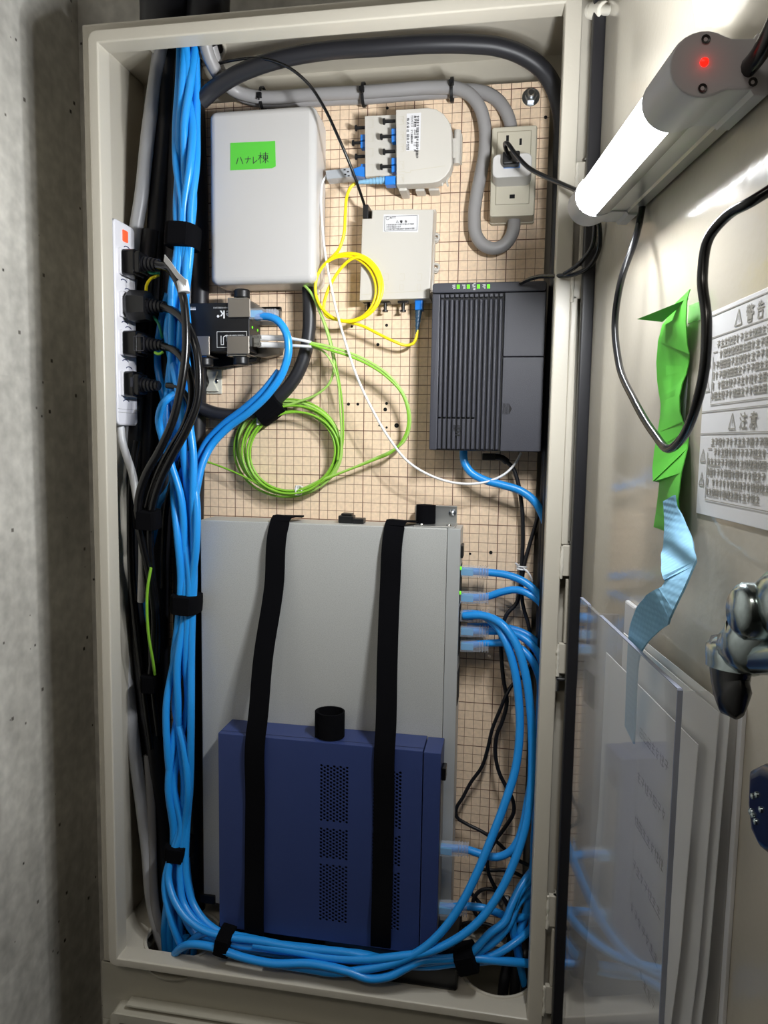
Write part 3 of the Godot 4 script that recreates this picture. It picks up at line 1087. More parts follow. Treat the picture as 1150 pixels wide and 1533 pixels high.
func lamp():
	var t := thing("tube_lamp", "short white tube lamp held sideways on the open door, switched on", "lamp", dp(0.25, 0.09, 0.0))
	var s0 := 0.112
	var s1 := 0.345
	var off := 0.041
	# the lamp hangs slightly out of level
	var axis := (du * 0.233 - Vector3(0, 0.0078, 0)).normalized()
	var fr := Transform3D(Basis(dn * 0.8, (-axis).cross(dn) * 0.745, -axis), dp(0, 0.12285, 0.0) + dn * (0.034 - 0.041 * 0.8))
	var at := func(s: float, x: float, y: float) -> Vector3: return fr * Vector3(x, y, -s)
	# cross-sections: x away from the door, y up; extruded along the door (local z runs towards the hinge)
	var r := 0.0188
	var housing := PackedVector2Array()
	for w in [Vector2(0.0025, -0.0165), Vector2(0.0115, -0.0165), Vector2(0.0125, -0.0142), Vector2(0.027, -0.0142), Vector2(0.029, -0.0165), Vector2(0.036, -0.0186), Vector2(0.0415, -0.0189), Vector2(0.0415, 0.0189), Vector2(0.036, 0.0186), Vector2(0.029, 0.0165), Vector2(0.027, 0.0142), Vector2(0.0125, 0.0142), Vector2(0.0115, 0.0165), Vector2(0.0025, 0.0165)]:
		housing.append(w)
	var mb := MB.new()
	mb.x = fr
	mb.prism(housing, -(s1 - 0.04), -(s0 + 0.028), 0.0)
	obj("housing", mb, M.aluminium, t)
	var dif := PackedVector2Array()
	for k in 25:
		var q := lerpf(deg_to_rad(-88), deg_to_rad(88), k / 24.0)
		dif.append(Vector2(off + cos(q) * r, sin(q) * r))
	mb = MB.new()
	mb.x = fr
	mb.prism(dif, -(s1 - 0.042), -(s0 + 0.0295), 0.0)
	obj("diffuser", mb, M.diffuser, t)
	var endcap := PackedVector2Array()
	for k in 19:
		var q := lerpf(deg_to_rad(-122), deg_to_rad(122), k / 18.0)
		endcap.append(Vector2(off + cos(q) * 0.0202, sin(q) * 0.0202))
	for w in [Vector2(0.026, 0.0155), Vector2(0.013, 0.0155), Vector2(0.011, 0.0185), Vector2(0.003, 0.0185), Vector2(0.001, 0.0165), Vector2(0.001, -0.0165), Vector2(0.003, -0.0185), Vector2(0.011, -0.0185), Vector2(0.013, -0.0155), Vector2(0.026, -0.0155)]:
		endcap.append(w)
	mb = MB.new()
	mb.x = fr
	mb.prism(endcap, -s1, -(s1 - 0.0425), 0.0, 0.0015)
	var cap := obj("end_cap", mb, M.lamp_plastic, t)
	mb = MB.new()
	mb.x = fr
	mb.prism(endcap, -(s0 + 0.03), -s0, 0.0015)
	obj("end_cap", mb, M.lamp_plastic, t)
	mb = MB.new()
	mb.turned(at.call(s1 - 0.0006, off, 0.001), du, [Vector2(0.0001, 0), Vector2(0.0022, 0), Vector2(0.0018, 0.0016), Vector2(0.0001, 0.002)], 14)
	obj("indicator_light", mb, M.led_red, cap)
	var gl := OmniLight3D.new()
	gl.name = "indicator_glow"
	gl.position = at.call(s1 + 0.001, off, 0.001)
	gl.light_color = Color(1, 0.06, 0.03)
	gl.light_energy = 0.00004
	gl.light_size = 0.002
	gl.omni_attenuation = 2.0
	gl.shadow_enabled = true
	add_child(gl, true)
	for w in [Vector2(0.041, 0.0145), Vector2(0.041, -0.0145), Vector2(0.012, -0.011)]:
		mb = MB.new()
		mb.turned(at.call(s1 - 0.001, w.x, w.y), du, [Vector2(0.0001, 0.0002), Vector2(0.0013, 0.0002), Vector2(0.0022, 0.0014), Vector2(0.0018, 0.0014), Vector2(0.0001, 0.0006)], 12)
		obj("cap_screw", mb, M.black_plastic, cap)
	# its supply plug and lead
	mb = MB.new()
	mb.angle = 60
	mb.tube(curve(PackedVector3Array([at.call(s1 - 0.003, 0.015, -0.002), at.call(s1 + 0.01, 0.0145, 0.0), at.call(s1 + 0.024, 0.013, 0.013), at.call(s1 + 0.042, 0.012, 0.032), at.call(s1 + 0.07, 0.012, 0.07)]), 0.004), 0.0048, 12, 0.8)
	obj("supply_plug", mb, M.black_gloss, t)
	var lead := PackedVector3Array([at.call(0.157, 0.004, -0.0165)])
	lead.append_array(wayd([Vector3(957, 336, 0.007), Vector3(949, 365, 0.016), Vector3(930, 420, 0.025), Vector3(921, 480, 0.025), Vector3(926, 540, 0.025), Vector3(950, 600, 0.025), Vector3(980, 650, 0.024), Vector3(1000, 672, 0.024), Vector3(1018, 660, 0.025), Vector3(1040, 615, 0.028), Vector3(1055, 550, 0.03), Vector3(1058, 480, 0.03), Vector3(1052, 410, 0.03), Vector3(1062, 355, 0.028), Vector3(1090, 322, 0.024), Vector3(1125, 302, 0.02), Vector3(1160, 280, 0.012), Vector3(1200, 250, 0.006)], 0.004))
	part_wire(t, "lead", lead, 0.0025, M.black_gloss)
	part_wire(t, "hinge_cord", way([Vector3(891, 335, 0.17), Vector3(887, 368, 0.165), Vector3(872, 390, 0.155), Vector3(852, 406, 0.142), Vector3(845, 410, 0.136)], 0.004), 0.0021, M.black_gloss)


func V(x: float, y: float) -> Vector2:
	return Vector2(x, y)


func poly(px: Array, z: float) -> PackedVector2Array:
	var o := PackedVector2Array()
	for w in px:
		var q := pt(w.x, w.y, z)
		o.append(Vector2(q.x, q.y))
	if Geometry2D.is_polygon_clockwise(o):
		o.reverse()
	return o


# a box whose front face fills four pixels' corners at depth z1
func front_box(mb: MB, px: Array, z0: float, z1: float, r := 0.0008, bevel := -1.0):
	var q := rect4(px[0], px[1], px[2], px[3], z1)
	mb.prism(MB.rrect(q.position.x, q.position.y, q.end.x, q.end.y, r, 4), z0, z1, r if bevel < 0 else bevel, 0.0, 3)


func pxbox(x0: float, y0: float, x1: float, y1: float) -> Array:
	return [V(x0, y0), V(x1, y0), V(x1, y1), V(x0, y1)]


func equipment():
	white_box()
	splitter()
	closure_box()
	outlet()
	battery_unit()
	converter()
	power_strip()
	switch_unit()
	router()
	straps()
	adapters()


func white_box():
	var q := rect4(V(313, 162), V(475, 158), V(469, 427), V(313, 421), 0.05)
	var t := thing("termination_box", "tall glossy white rounded box with a green handwritten note", "box", Vector3(q.get_center().x, q.position.y, 0.02))
	var mb := MB.new()
	mb.angle = 50
	mb.prism(MB.rrect(q.position.x, q.position.y, q.end.x, q.end.y, 0.0085, 6), 0.014, 0.05, 0.0075, 0.0, 5)
	obj("cover", mb, M.white_plastic, t)
	mb = MB.new()
	mb.prism(MB.rrect(q.position.x + 0.0012, q.position.y + 0.0012, q.end.x - 0.0012, q.end.y - 0.0012, 0.008, 4), 0.0002, 0.0138, 0.0)
	obj("base", mb, M.white_plastic, t)
	mb = MB.new()
	for x in [q.position.x + 0.012, q.end.x - 0.02]:
		mb.box(Vector3(x, q.position.y - 0.0045, 0.0002), Vector3(x + 0.012, q.position.y + 0.003, 0.006), 0.001)
	obj("foot", mb, M.white_plastic, t)
	mb = MB.new()
	mb.prism(poly([V(345, 214), V(412, 211), V(413, 249), V(407, 252), V(345, 255)], 0.0502), 0.05005, 0.0503)
	var note := obj("paper_note", mb, M.green_paper)
	tag(note, "bright green paper note with handwritten Japanese on the white box", "note")
	mb = MB.new()
	write(mb, pt(353, 234, 0.0504), Vector3.RIGHT, Vector3.DOWN, "ハ", 0.0095, 0.09)
	write(mb, pt(366, 233.5, 0.0504), Vector3.RIGHT, Vector3.DOWN, "ナ", 0.0085, 0.09)
	write(mb, pt(376, 234, 0.0504), Vector3.RIGHT, Vector3.DOWN, "レ", 0.0088, 0.09)
	write(mb, pt(387, 228.5, 0.0504), Vector3.RIGHT, Vector3.DOWN, "棟", 0.0118, 0.06)
	obj("handwriting", mb, M.ink, note)


func dust_cap(parent: Node3D, x: float, y: float, x1: float, z: float):
	var mb := MB.new()
	var a := pt(x1, y, z)
	var n := (x1 - x) / 1500.0
	mb.turned(a, Vector3.LEFT, [Vector2(0.0001, 0), Vector2(0.0018, 0), Vector2(0.0018, n - 0.0026), Vector2(0.0034, n - 0.0022), Vector2(0.0034, n - 0.0006), Vector2(0.003, n), Vector2(0.0001, n)], 12)
	obj("dust_cap", mb, M.black_plastic, parent)


func splitter():
	var t := thing("fibre_splitter", "ivory fibre splitter module with rounded cover, printed label and blue adapters", "module", pt(611, 278, 0.02))
	var mb := MB.new()
	mb.prism(poly([V(546, 173.5), V(600, 171), V(600, 262), V(547, 264.5)], 0.026), 0.0102, 0.026, 0.0008)
	obj("lower_tray", mb, M.warm_white_plastic, t)
	mb = MB.new()
	mb.prism(poly([V(550, 176), V(600, 173), V(675, 185), V(676, 250), V(655, 276), V(550, 264)], 0.01), 0.0002, 0.0102)
	obj("base", mb, M.warm_white_plastic, t)
	mb = MB.new()
	mb.prism(poly([V(592.5, 164), V(640, 161), V(653, 163), V(664, 170), V(672, 181), V(676.5, 193), V(677, 245), V(674, 255), V(667, 264), V(658, 271), V(648, 274), V(593.5, 276.5)], 0.042), 0.0262, 0.042, 0.0014, 0.0, 2)
	obj("upper_cover", mb, M.warm_white_plastic, t)
	mb = MB.new()
	mb.prism(poly([V(600, 170), V(645, 166), V(668, 180), V(672, 195), V(672, 245), V(655, 268), V(600, 271)], 0.034), 0.0101, 0.0264)
	obj("core", mb, M.warm_white_plastic, t)
	# seam across the cover
	var z := 0.0422
	mb = MB.new()
	ink(mb, pt(593.5, 257.5, z), Vector3.RIGHT, Vector3.DOWN, [[0, 0, 0.009, 0, 0.011, 0.0015, 0.016, 0.0012, 0.016, -0.0006, 0.054, -0.004]], 1.0, 0.0005)
	for y in [181, 204, 222, 248, 268]:
		ink(mb, pt(598, y - 6, z), Vector3.RIGHT, Vector3.DOWN, [[0, 0, 0.005, 0, 0.005, 0.008, 0, 0.008], [0.0015, 0.0025, 0.0035, 0.0025, 0.0035, 0.006]], 1.0, 0.0003)
	for y in [185, 206, 228, 252]:
		ink(mb, pt(551, y - 5, 0.0262), Vector3.RIGHT, Vector3.DOWN, [[0, 0, 0.006, 0, 0.006, 0.008, 0, 0.008]], 1.0, 0.0003)
	obj("moulded_line", mb, M.outlet_cream, t)
	# label, its print turned sideways
	mb = MB.new()
	mb.prism(poly([V(609, 170), V(630.5, 168.5), V(629, 224.5), V(608, 226)], 0.0424), 0.0421, 0.0424)
	var lb := obj("printed_label", mb, M.label_white, t)
	mb = MB.new()
	var zz := 0.0425
	fine_print(mb, pt(627.5, 173, zz), Vector3.DOWN, Vector3.LEFT, 0.0027, 15, 3, 0.16)
	fine_print(mb, pt(623.5, 173, zz), Vector3.DOWN, Vector3.LEFT, 0.0027, 4, 5, 0.2)
	write(mb, pt(623.5, 193.5, zz), Vector3.DOWN, Vector3.LEFT, "2021", 0.0024, 0.13, 0.85)
	write(mb, pt(623.5, 204, zz), Vector3.DOWN, Vector3.LEFT, "年 12 月", 0.0027, 0.13, 1.0)
	fine_print(mb, pt(618.5, 173, zz), Vector3.DOWN, Vector3.LEFT, 0.0022, 5, 7, 0.1)
	write(mb, pt(618.5, 193.5, zz), Vector3.DOWN, Vector3.LEFT, "21360", 0.0024, 0.13, 0.8)
	write(mb, pt(618.5, 203.5, zz), Vector3.DOWN, Vector3.LEFT, "8688", 0.0024, 0.13, 0.8)
	write(mb, pt(613, 177, zz), Vector3.DOWN, Vector3.LEFT, "株式会社", 0.0027, 0.13, 1.45)
	fine_print(mb, pt(613, 201, zz), Vector3.DOWN, Vector3.LEFT, 0.003, 5, 11, 0.15)
	obj("print", mb, M.ink, lb)
	# hinge at the right
	mb = MB.new()
	mb.turned(pt(684, 246, 0.02), Vector3.UP, [Vector2(0.0001, 0), Vector2(0.0042, 0.0), Vector2(0.0042, 0.036), Vector2(0.0001, 0.036)], 14)
	mb.box(pt(676, 242, 0.014), pt(684, 206, 0.024), 0.001)
	obj("hinge", mb, M.warm_white_plastic, t)
	mb = MB.new()
	mb.box(pt(686, 248, 0.0002), pt(692, 199, 0.014), 0.001)
	obj("hinge_plate", mb, M.warm_white_plastic, t)
	for g in [[597, 276, 609, 286, 0.002, 0.03], [620, 276, 634, 282, 0.002, 0.02], [640, 276, 656, 281, 0.002, 0.02]]:
		mb = MB.new()
		mb.box(pt(g[0], g[3], 0.03) * V3xy() + Vector3(0, 0, g[4]), pt(g[2], g[1], 0.03) * V3xy() + Vector3(0, 0, g[5]), 0.001)
		obj("clip_tab", mb, M.warm_white_plastic, t)
	# open cable clip at the lower corner
	mb = MB.new()
	mb.angle = 60
	mb.tube(way([Vector3(662, 278, 0.03), Vector3(663, 270, 0.03), Vector3(661, 264, 0.03), Vector3(666, 260.5, 0.03), Vector3(671, 264, 0.03), Vector3(669, 271, 0.03), Vector3(671, 279, 0.03)], 0.002), 0.0011, 8)
	obj("cable_clip", mb, M.warm_white_plastic, t)
	for y in [181, 226.5]:
		dust_cap(t, 571, y, 592, 0.033)
	for y in [204, 249]:
		dust_cap(t, 567, y, 588, 0.033)
	for y in [191, 234]:
		dust_cap(t, 529, y, 547, 0.016)
	dust_cap(t, 525, 213.5, 541, 0.016)
	for g in [[586, 192, 593, 201, 0.036], [586, 202.5, 593, 212, 0.036], [586, 236, 593, 246, 0.036], [586, 247.5, 593, 257.5, 0.036], [539.5, 201, 547, 210, 0.02], [539.5, 211.5, 547, 221, 0.02], [540, 245, 547, 264, 0.02]]:
		mb = MB.new()
		front_box(mb, pxbox(g[0], g[1], g[2], g[3]), g[4] - 0.009, g[4], 0.0006)
		obj("adapter", mb, M.plug_blue, t)


func V3xy() -> Vector3:
	return Vector3(1, 1, 0)


func closure_box():
	var t := thing("closure_box", "flat ivory telecom box with notched corner and white warning label", "box", pt(594, 448, 0.01))
	var mb := MB.new()
	mb.prism(poly([V(557, 313.5), V(649.5, 313), V(643.5, 446.5), V(538, 450), V(542, 327), V(556.5, 326.5)], 0.03), 0.0002, 0.03, 0.0018)
	obj("case", mb, M.warm_white_plastic, t)
	mb = MB.new()
	mb.prism(poly([V(556, 314), V(652.5, 313), V(648, 446), V(556, 446)], 0.012), 0.0002, 0.012, 0.001)
	obj("back_shell", mb, M.warm_white_plastic, t)
	mb = MB.new()
	mb.box(pt(543, 327, 0.024), pt(556.5, 314, 0.004), 0.001)
	obj("cable_gland", mb, M.black_plastic, t)
	for y in [353, 398]:
		mb = MB.new()
		mb.angle = 60
		mb.tube(way([Vector3(649, y + 6, 0.006), Vector3(656, y + 6, 0.006), Vector3(657, y - 1, 0.006), Vector3(649.5, y - 3, 0.006)], 0.003), 0.0016, 8)
		mb.turned(pt(653, y + 8, 0.0002), Vector3(0, 0, 1), [Vector2(0.0001, 0), Vector2(0.0032, 0), Vector2(0.0032, 0.005), Vector2(0.0016, 0.005), Vector2(0.0014, 0.002), Vector2(0.0001, 0.002)], 12)
		obj("mounting_lug", mb, M.warm_white_plastic, t)
	mb = MB.new()
	var z := 0.0302
	ink(mb, pt(540, 441, z), Vector3.RIGHT, Vector3.DOWN, [[0.001, 0, 0.084, -0.0032]], 1.0, 0.0005)
	ink(mb, pt(590, 314.5, z), Vector3.RIGHT, Vector3.DOWN, [[0, 0, 0.022, 0]], 1.0, 0.0009)
	for x in [578, 602, 628]:
		ink(mb, pt(x - 3, 410, z), Vector3.RIGHT, Vector3.DOWN, [[0, 0, 0.005, 0, 0.005, 0.007, 0, 0.007], [0, 0.012, 0, 0.018, 0.004, 0.018, 0.004, 0.012, 0, 0.012]], 1.0, 0.0003)
	obj("moulded_line", mb, M.outlet_cream, t)
	mb = MB.new()
	mb.prism(poly([V(574.5, 321), V(627, 321.5), V(626, 347.5), V(573.5, 347)], 0.0304), 0.03, 0.0304)
	var lb := obj("warning_label", mb, M.label_white, t)
	mb = MB.new()
	z = 0.0305
	var r := rect4(V(576.5, 323), V(625, 323.5), V(624, 345.5), V(575.5, 345), z)
	ink(mb, Vector3(r.position.x, r.end.y, z), Vector3.RIGHT, Vector3.DOWN, [[0, 0, r.size.x, 0, r.size.x, r.size.y, 0, r.size.y, 0, 0]], 1.0, 0.0004)
	var ring := []
	for k in 15:
		ring.append(0.0019 + 0.0019 * cos(TAU * k / 14))
		ring.append(0.0019 + 0.0019 * sin(TAU * k / 14))
	ink(mb, pt(578, 324, z), Vector3.RIGHT, Vector3.DOWN, [ring, [0.0012, 0.0009, 0.0022, 0.0003]], 1.0, 0.0004)
	write(mb, pt(584, 324.7, z), Vector3.RIGHT, Vector3.DOWN, "NTT", 0.0022, 0.2, 1.05)
	write(mb, pt(593, 330, z), Vector3.RIGHT, Vector3.DOWN, "△", 0.003, 0.11)
	write(mb, pt(599, 330, z), Vector3.RIGHT, Vector3.DOWN, "警告", 0.003, 0.13, 1.75)
	for k in 3:
		fine_print(mb, pt(578.5, 335.6 + 3.3 * k, z), Vector3.RIGHT, Vector3.DOWN, 0.0017, 17 if k != 1 else 9, 60 + k, 0.14)
	obj("print", mb, M.ink, lb)
	for x in [552, 577, 604]:
		mb = MB.new()
		var p := pt(x, 446, 0.016)
		mb.box(p + Vector3(-0.005, -0.0042, -0.005), p + Vector3(0.005, 0.002, 0.005), 0.0006)
		mb.box(p + Vector3(-0.0062, -0.0062, -0.004), p + Vector3(0.0062, -0.004, 0.004), 0.0006)
		mb.turned(p + Vector3(0, -0.004, 0), Vector3.DOWN, [Vector2(0.0001, 0), Vector2(0.0019, 0), Vector2(0.0019, 0.0095), Vector2(0.0034, 0.01), Vector2(0.0034, 0.012), Vector2(0.0001, 0.012)], 12)
		obj("dust_cap", mb, M.black_plastic, t)
	# the blue connector with its tapering boot
	var c := thing("fibre_connector", "blue fibre connector with dark ribbed boot under the telecom box", "connector", pt(627, 485, 0.016))
	mb = MB.new()
	front_box(mb, pxbox(621, 445, 633, 464), 0.01, 0.021, 0.0012)
	obj("body", mb, M.plug_blue, c)
	mb = MB.new()
	mb.turned(pt(627, 463, 0.0155), pt(624, 500, 0.0155) - pt(627, 463, 0.0155), [Vector2(0.0001, 0), Vector2(0.0042, 0), Vector2(0.004, 0.2), Vector2(0.0036, 0.22), Vector2(0.0036, 0.35), Vector2(0.0031, 0.37), Vector2(0.0031, 0.5), Vector2(0.0026, 0.52), Vector2(0.0026, 0.7), Vector2(0.002, 0.72), Vector2(0.0016, 1), Vector2(0.0001, 1)], 12)
	obj("boot", mb, mat("boot_dark_blue", "#274a66", 0.4), c)


func outlet():
	var t := thing("power_outlet", "cream surface-mounted double wall outlet at the board's upper right", "outlet", pt(768, 331, 0.015))
	var mb := MB.new()
	var q := rect4(V(736.5, 190), V(804.5, 187), V(800, 321), V(733.5, 326), 0.031)
	mb.prism(MB.rrect(q.position.x, q.position.y, q.end.x, q.end.y, 0.0025, 3), 0.007, 0.031, 0.0016, 0.0, 2)
	obj("cover", mb, M.outlet_cream, t)
	mb = MB.new()
	mb.prism(MB.rrect(q.position.x - 0.0008, q.position.y - 0.0008, q.end.x + 0.0008, q.end.y + 0.0008, 0.003, 3), 0.0002, 0.0068, 0.0005)
	obj("base", mb, M.outlet_cream, t)
	var r := rect4(V(745.5, 198), V(795.5, 195.5), V(791.5, 303), V(742, 307), 0.0318)
	mb = MB.new()
	mb.prism(MB.rrect(r.position.x, r.position.y, r.end.x, r.end.y, 0.0012, 2), 0.0305, 0.0316, 0.0004)
	var s := obj("socket_face", mb, M.outlet_cream, t)
	mb = MB.new()
	ink(mb, Vector3(r.position.x, r.end.y, 0.0311), Vector3.RIGHT, Vector3.DOWN, [[-0.0004, -0.0004, r.size.x + 0.0004, -0.0004, r.size.x + 0.0004, r.size.y + 0.0004, -0.0004, r.size.y + 0.0004, -0.0004, -0.0004]], 1.0, 0.0005)
	obj("seam", mb, mat("cream_seam", "#8d8773", 0.6), s)
	for g in [[760, 207, 4.2, 9.5], [779.6, 212, 3.6, 11], [767, 294, 8, 7]]:
		mb = MB.new()
		front_box(mb, pxbox(g[0] - g[2] / 2, g[1] - g[3] / 2, g[0] + g[2] / 2, g[1] + g[3] / 2), 0.0312, 0.0319, 0.0004)
		obj("slot", mb, M.void_black, s)
	# charger cube plugged into the middle
	var c := thing("charger", "small white cube charger plugged into the cream outlet", "charger", pt(768, 265, 0.045))
	mb = MB.new()
	mb.angle = 50
	var k := rect4(V(737.5, 231), V(797, 228), V(796, 263.5), V(737.5, 266), 0.06)
	mb.prism(MB.rrect(k.position.x, k.position.y, k.end.x, k.end.y, 0.006, 5), 0.0318, 0.06, 0.0012, 0.0, 3)
	obj("body", mb, M.white_plastic, c)
	mb = MB.new()
	front_box(mb, pxbox(754, 243, 779, 251.5), 0.0596, 0.0608, 0.0005)
	obj("port_tongue", mb, mat("usb_blue", "#5c7fb4", 0.4), c)
	var u := thing("usb_cable", "black lead with moulded plug in the white charger, running to the lamp", "cable", pt(765, 240, 0.065))
	mb = MB.new()
	front_box(mb, pxbox(752.5, 225, 778.5, 245), 0.0606, 0.071, 0.002)
	obj("plug", mb, M.black_plastic, u)
	mb = MB.new()
	mb.angle = 60
	mb.tube(way([Vector3(764, 238, 0.07), Vector3(758, 225, 0.077), Vector3(756, 215, 0.085), Vector3(760, 215, 0.092), Vector3(770, 228, 0.1), Vector3(790, 250, 0.112), Vector3(815, 264, 0.128), Vector3(845, 277, 0.15), Vector3(870, 290, 0.17), Vector3(890, 310, 0.18), Vector3(898, 345, 0.175), Vector3(896, 375, 0.165), Vector3(884, 397, 0.155), Vector3(862, 410, 0.14), Vector3(835, 413, 0.12), Vector3(808, 414, 0.095), Vector3(790, 419, 0.075), Vector3(780, 424, 0.06)], 0.004), 0.0022, 10)
	obj("lead", mb, M.black_gloss, u)


func battery_unit():
	var z := 0.055
	var q := rect4(V(648, 421), V(822, 422), V(808, 677), V(641, 673.5), z)
	var x0 := q.position.x
	var y0 := q.position.y
	var x1 := q.end.x
	var y1 := q.end.y
	var t := thing("battery_unit", "dark grey ribbed backup power unit with four green lights", "power unit", Vector3(q.get_center().x, y0, 0.025))
	var mb := MB.new()
	mb.prism(MB.rrect(x0, y0, x1, y1, 0.003, 3), 0.0005, z - 0.0045, 0.0015)
	obj("case", mb, M.ups_grey, t)
	# front face pieces stand on the case; the gaps between them are the seams
	var ya := pt(700, 438.5, z).y
	mb = MB.new()
	mb.prism(MB.rrect(x0 + 0.0005, ya + 0.0003, x1 - 0.0005, y1 - 0.0004, 0.003, 3), z - 0.0046, z, 0.0012)
	obj("top_strip", mb, M.ups_grey, t)
	var xl := pt(656.5, 560, z).x
	var xr := pt(752, 560, z).x
	mb = MB.new()
	mb.prism(MB.rrect(x0 + 0.0005, y0 + 0.0004, xl, ya - 0.0003, 0.0015, 2), z - 0.0046, z, 0.001)
	obj("side_strip", mb, M.ups_grey, t)
	var ym := pt(780, 534, z).y
	mb = MB.new()
	mb.prism(MB.rrect(xr + 0.0003, ym + 0.0004, x1 - 0.0005, ya - 0.0003, 0.001, 2), z - 0.0046, z - 0.0002, 0.0006)
	obj("upper_panel", mb, M.ups_grey, t)
	mb = MB.new()
	mb.prism(MB.rrect(xr + 0.0003, y0 + 0.0004, x1 - 0.0005, ym - 0.0004, 0.001, 2), z - 0.0046, z - 0.0002, 0.0006)
	obj("battery_cover", mb, M.ups_grey, t)
	mb = MB.new()
	var w := pt(752, 612, z - 0.0001)
	for k in 5:
		mb.box(w + Vector3(0.0006 + 0.0014 * k, -0.006, -0.0003), w + Vector3(0.0012 + 0.0014 * k, 0.006, 0.0003), 0.0001)
	mb.prism(PackedVector2Array([Vector2(w.x + 0.0075, w.y - 0.006), Vector2(w.x + 0.0105, w.y), Vector2(w.x + 0.0075, w.y + 0.006)]), z - 0.0004, z + 0.0002)
	obj("slide_arrow", mb, M.ups_dark, t)
	# slats with grooves between
	mb = MB.new()
	mb.box(Vector3(xl, y0 + 0.001, z - 0.0046), Vector3(xr, ya, z - 0.0038), 0.0001)
	obj("groove_bed", mb, M.ups_dark, t)
	var n := 13
	var pitch := (xr - xl) / (n + 0.1)
	var yc := pt(700, 626, z).y
	var xs := pt(715, 640, z).x
	for k in n:
		var a := xl + 0.0004 + pitch * k
		var b := a + pitch * 0.70
		var low := y0 + 0.0015
		if b < xs:
			mb = MB.new()
			mb.angle = 50
			mb.prism(MB.rrect(a, low, b, yc - 0.0005, 0.0008, 2), z - 0.004, z - 0.0008, 0.0008)
			obj("cover_slat", mb, M.ups_grey, t)
			low = yc + 0.0005
		mb = MB.new()
		mb.angle = 50
		mb.prism(MB.rrect(a, low, b, ya - 0.0065, 0.001, 2), z - 0.004, z, 0.0012)
		obj("slat", mb, M.ups_grey, t)
		mb = MB.new()
		mb.prism(MB.rrect(a, ya - 0.0046, b, ya - 0.0008, 0.0006, 2), z - 0.004, z - 0.0006, 0.0005)
		obj("slat_head", mb, M.ups_grey, t)
	mb = MB.new()
	var lp := pt(685, 637, z - 0.0006)
	for k in 4:
		mb.box(lp + Vector3(-0.0045, -0.0004 - 0.0016 * k, -0.001), lp + Vector3(0.0045, 0.0002 - 0.0016 * k, 0.0004), 0.0001)
	mb.prism(PackedVector2Array([Vector2(lp.x - 0.0035, lp.y - 0.0062), Vector2(lp.x, lp.y - 0.009), Vector2(lp.x + 0.0035, lp.y - 0.0062)]), lp.z - 0.0006, lp.z + 0.0003)
	mb.box(lp + Vector3(-0.002, -0.0115, -0.001), lp + Vector3(0.003, -0.0098, 0.0004), 0.0001)
	obj("cover_catch", mb, M.ups_dark, t)
	for k in 4:
		var c := V(686.2 + 15.1 * k, 429.2 - 0.2 * k)
		mb = MB.new()
		mb.prism(poly(pxbox(c.x - 2.2, c.y - 3.2, c.x + 2.2, c.y + 3.2), z + 0.0002), z - 0.001, z + 0.0003, 0.0003)
		obj("status_light", mb, M.led_green, t)
		mb = MB.new()
		fine_print(mb, pt(c.x - 4.2, c.y - 3.3 if k != 2 else c.y - 5.5, z + 0.0001), Vector3.DOWN, Vector3.LEFT, 0.0024, 2 if k != 2 else 3, 31 + k, 0.14)
		fine_print(mb, pt(c.x - 6.8, c.y - 3.3, z + 0.0001), Vector3.DOWN, Vector3.LEFT, 0.0018, 2 if k != 1 else 1, 51 + k, 0.12)
		obj("print", mb, M.ink_white, t)


func steel_clip(t: Node3D, x0: float, y0: float, x1: float, y1: float, up: bool):
	var z := 0.0535
	var mb := MB.new()
	front_box(mb, pxbox(x0, y0, x1, y1), z - 0.0012, z, 0.0008)
	var a := pt(x0, y0 if up else y1, z)
	var b := pt(x1, y0 if up else y1, z)
	var g := 1.0 if up else -1.0
	mb.box(Vector3(a.x + 0.001, a.y - 0.0012 * g, 0.01), Vector3(b.x - 0.004, a.y, z - 0.0008), 0.0004)
	var o := obj("steel_clip", mb, M.brushed, t)
	mb = MB.new()
	mb.box(Vector3(a.x - 0.002, a.y, 0.036), Vector3(b.x - 0.005, a.y + 0.002 * g, 0.049), 0.0005)
	obj("clip_nut", mb, M.nickel, o)
	mb = MB.new()
	var c := Vector3((a.x + b.x) / 2 - 0.0005, a.y + 0.002 * g, 0.042)
	var pr := [Vector2(0.0001, 0), Vector2(0.0085, 0.0)]
	for k in 9:
		pr.append(Vector2(0.0095 if k % 2 else 0.0092, 0.0006 + 0.001 * k))
	pr.append(Vector2(0.0085, 0.0098))
	pr.append(Vector2(0.0001, 0.0098))
	mb.turned(c, Vector3(0, g, 0), pr, 22)
	obj("thumb_screw", mb, M.black_plastic, o)


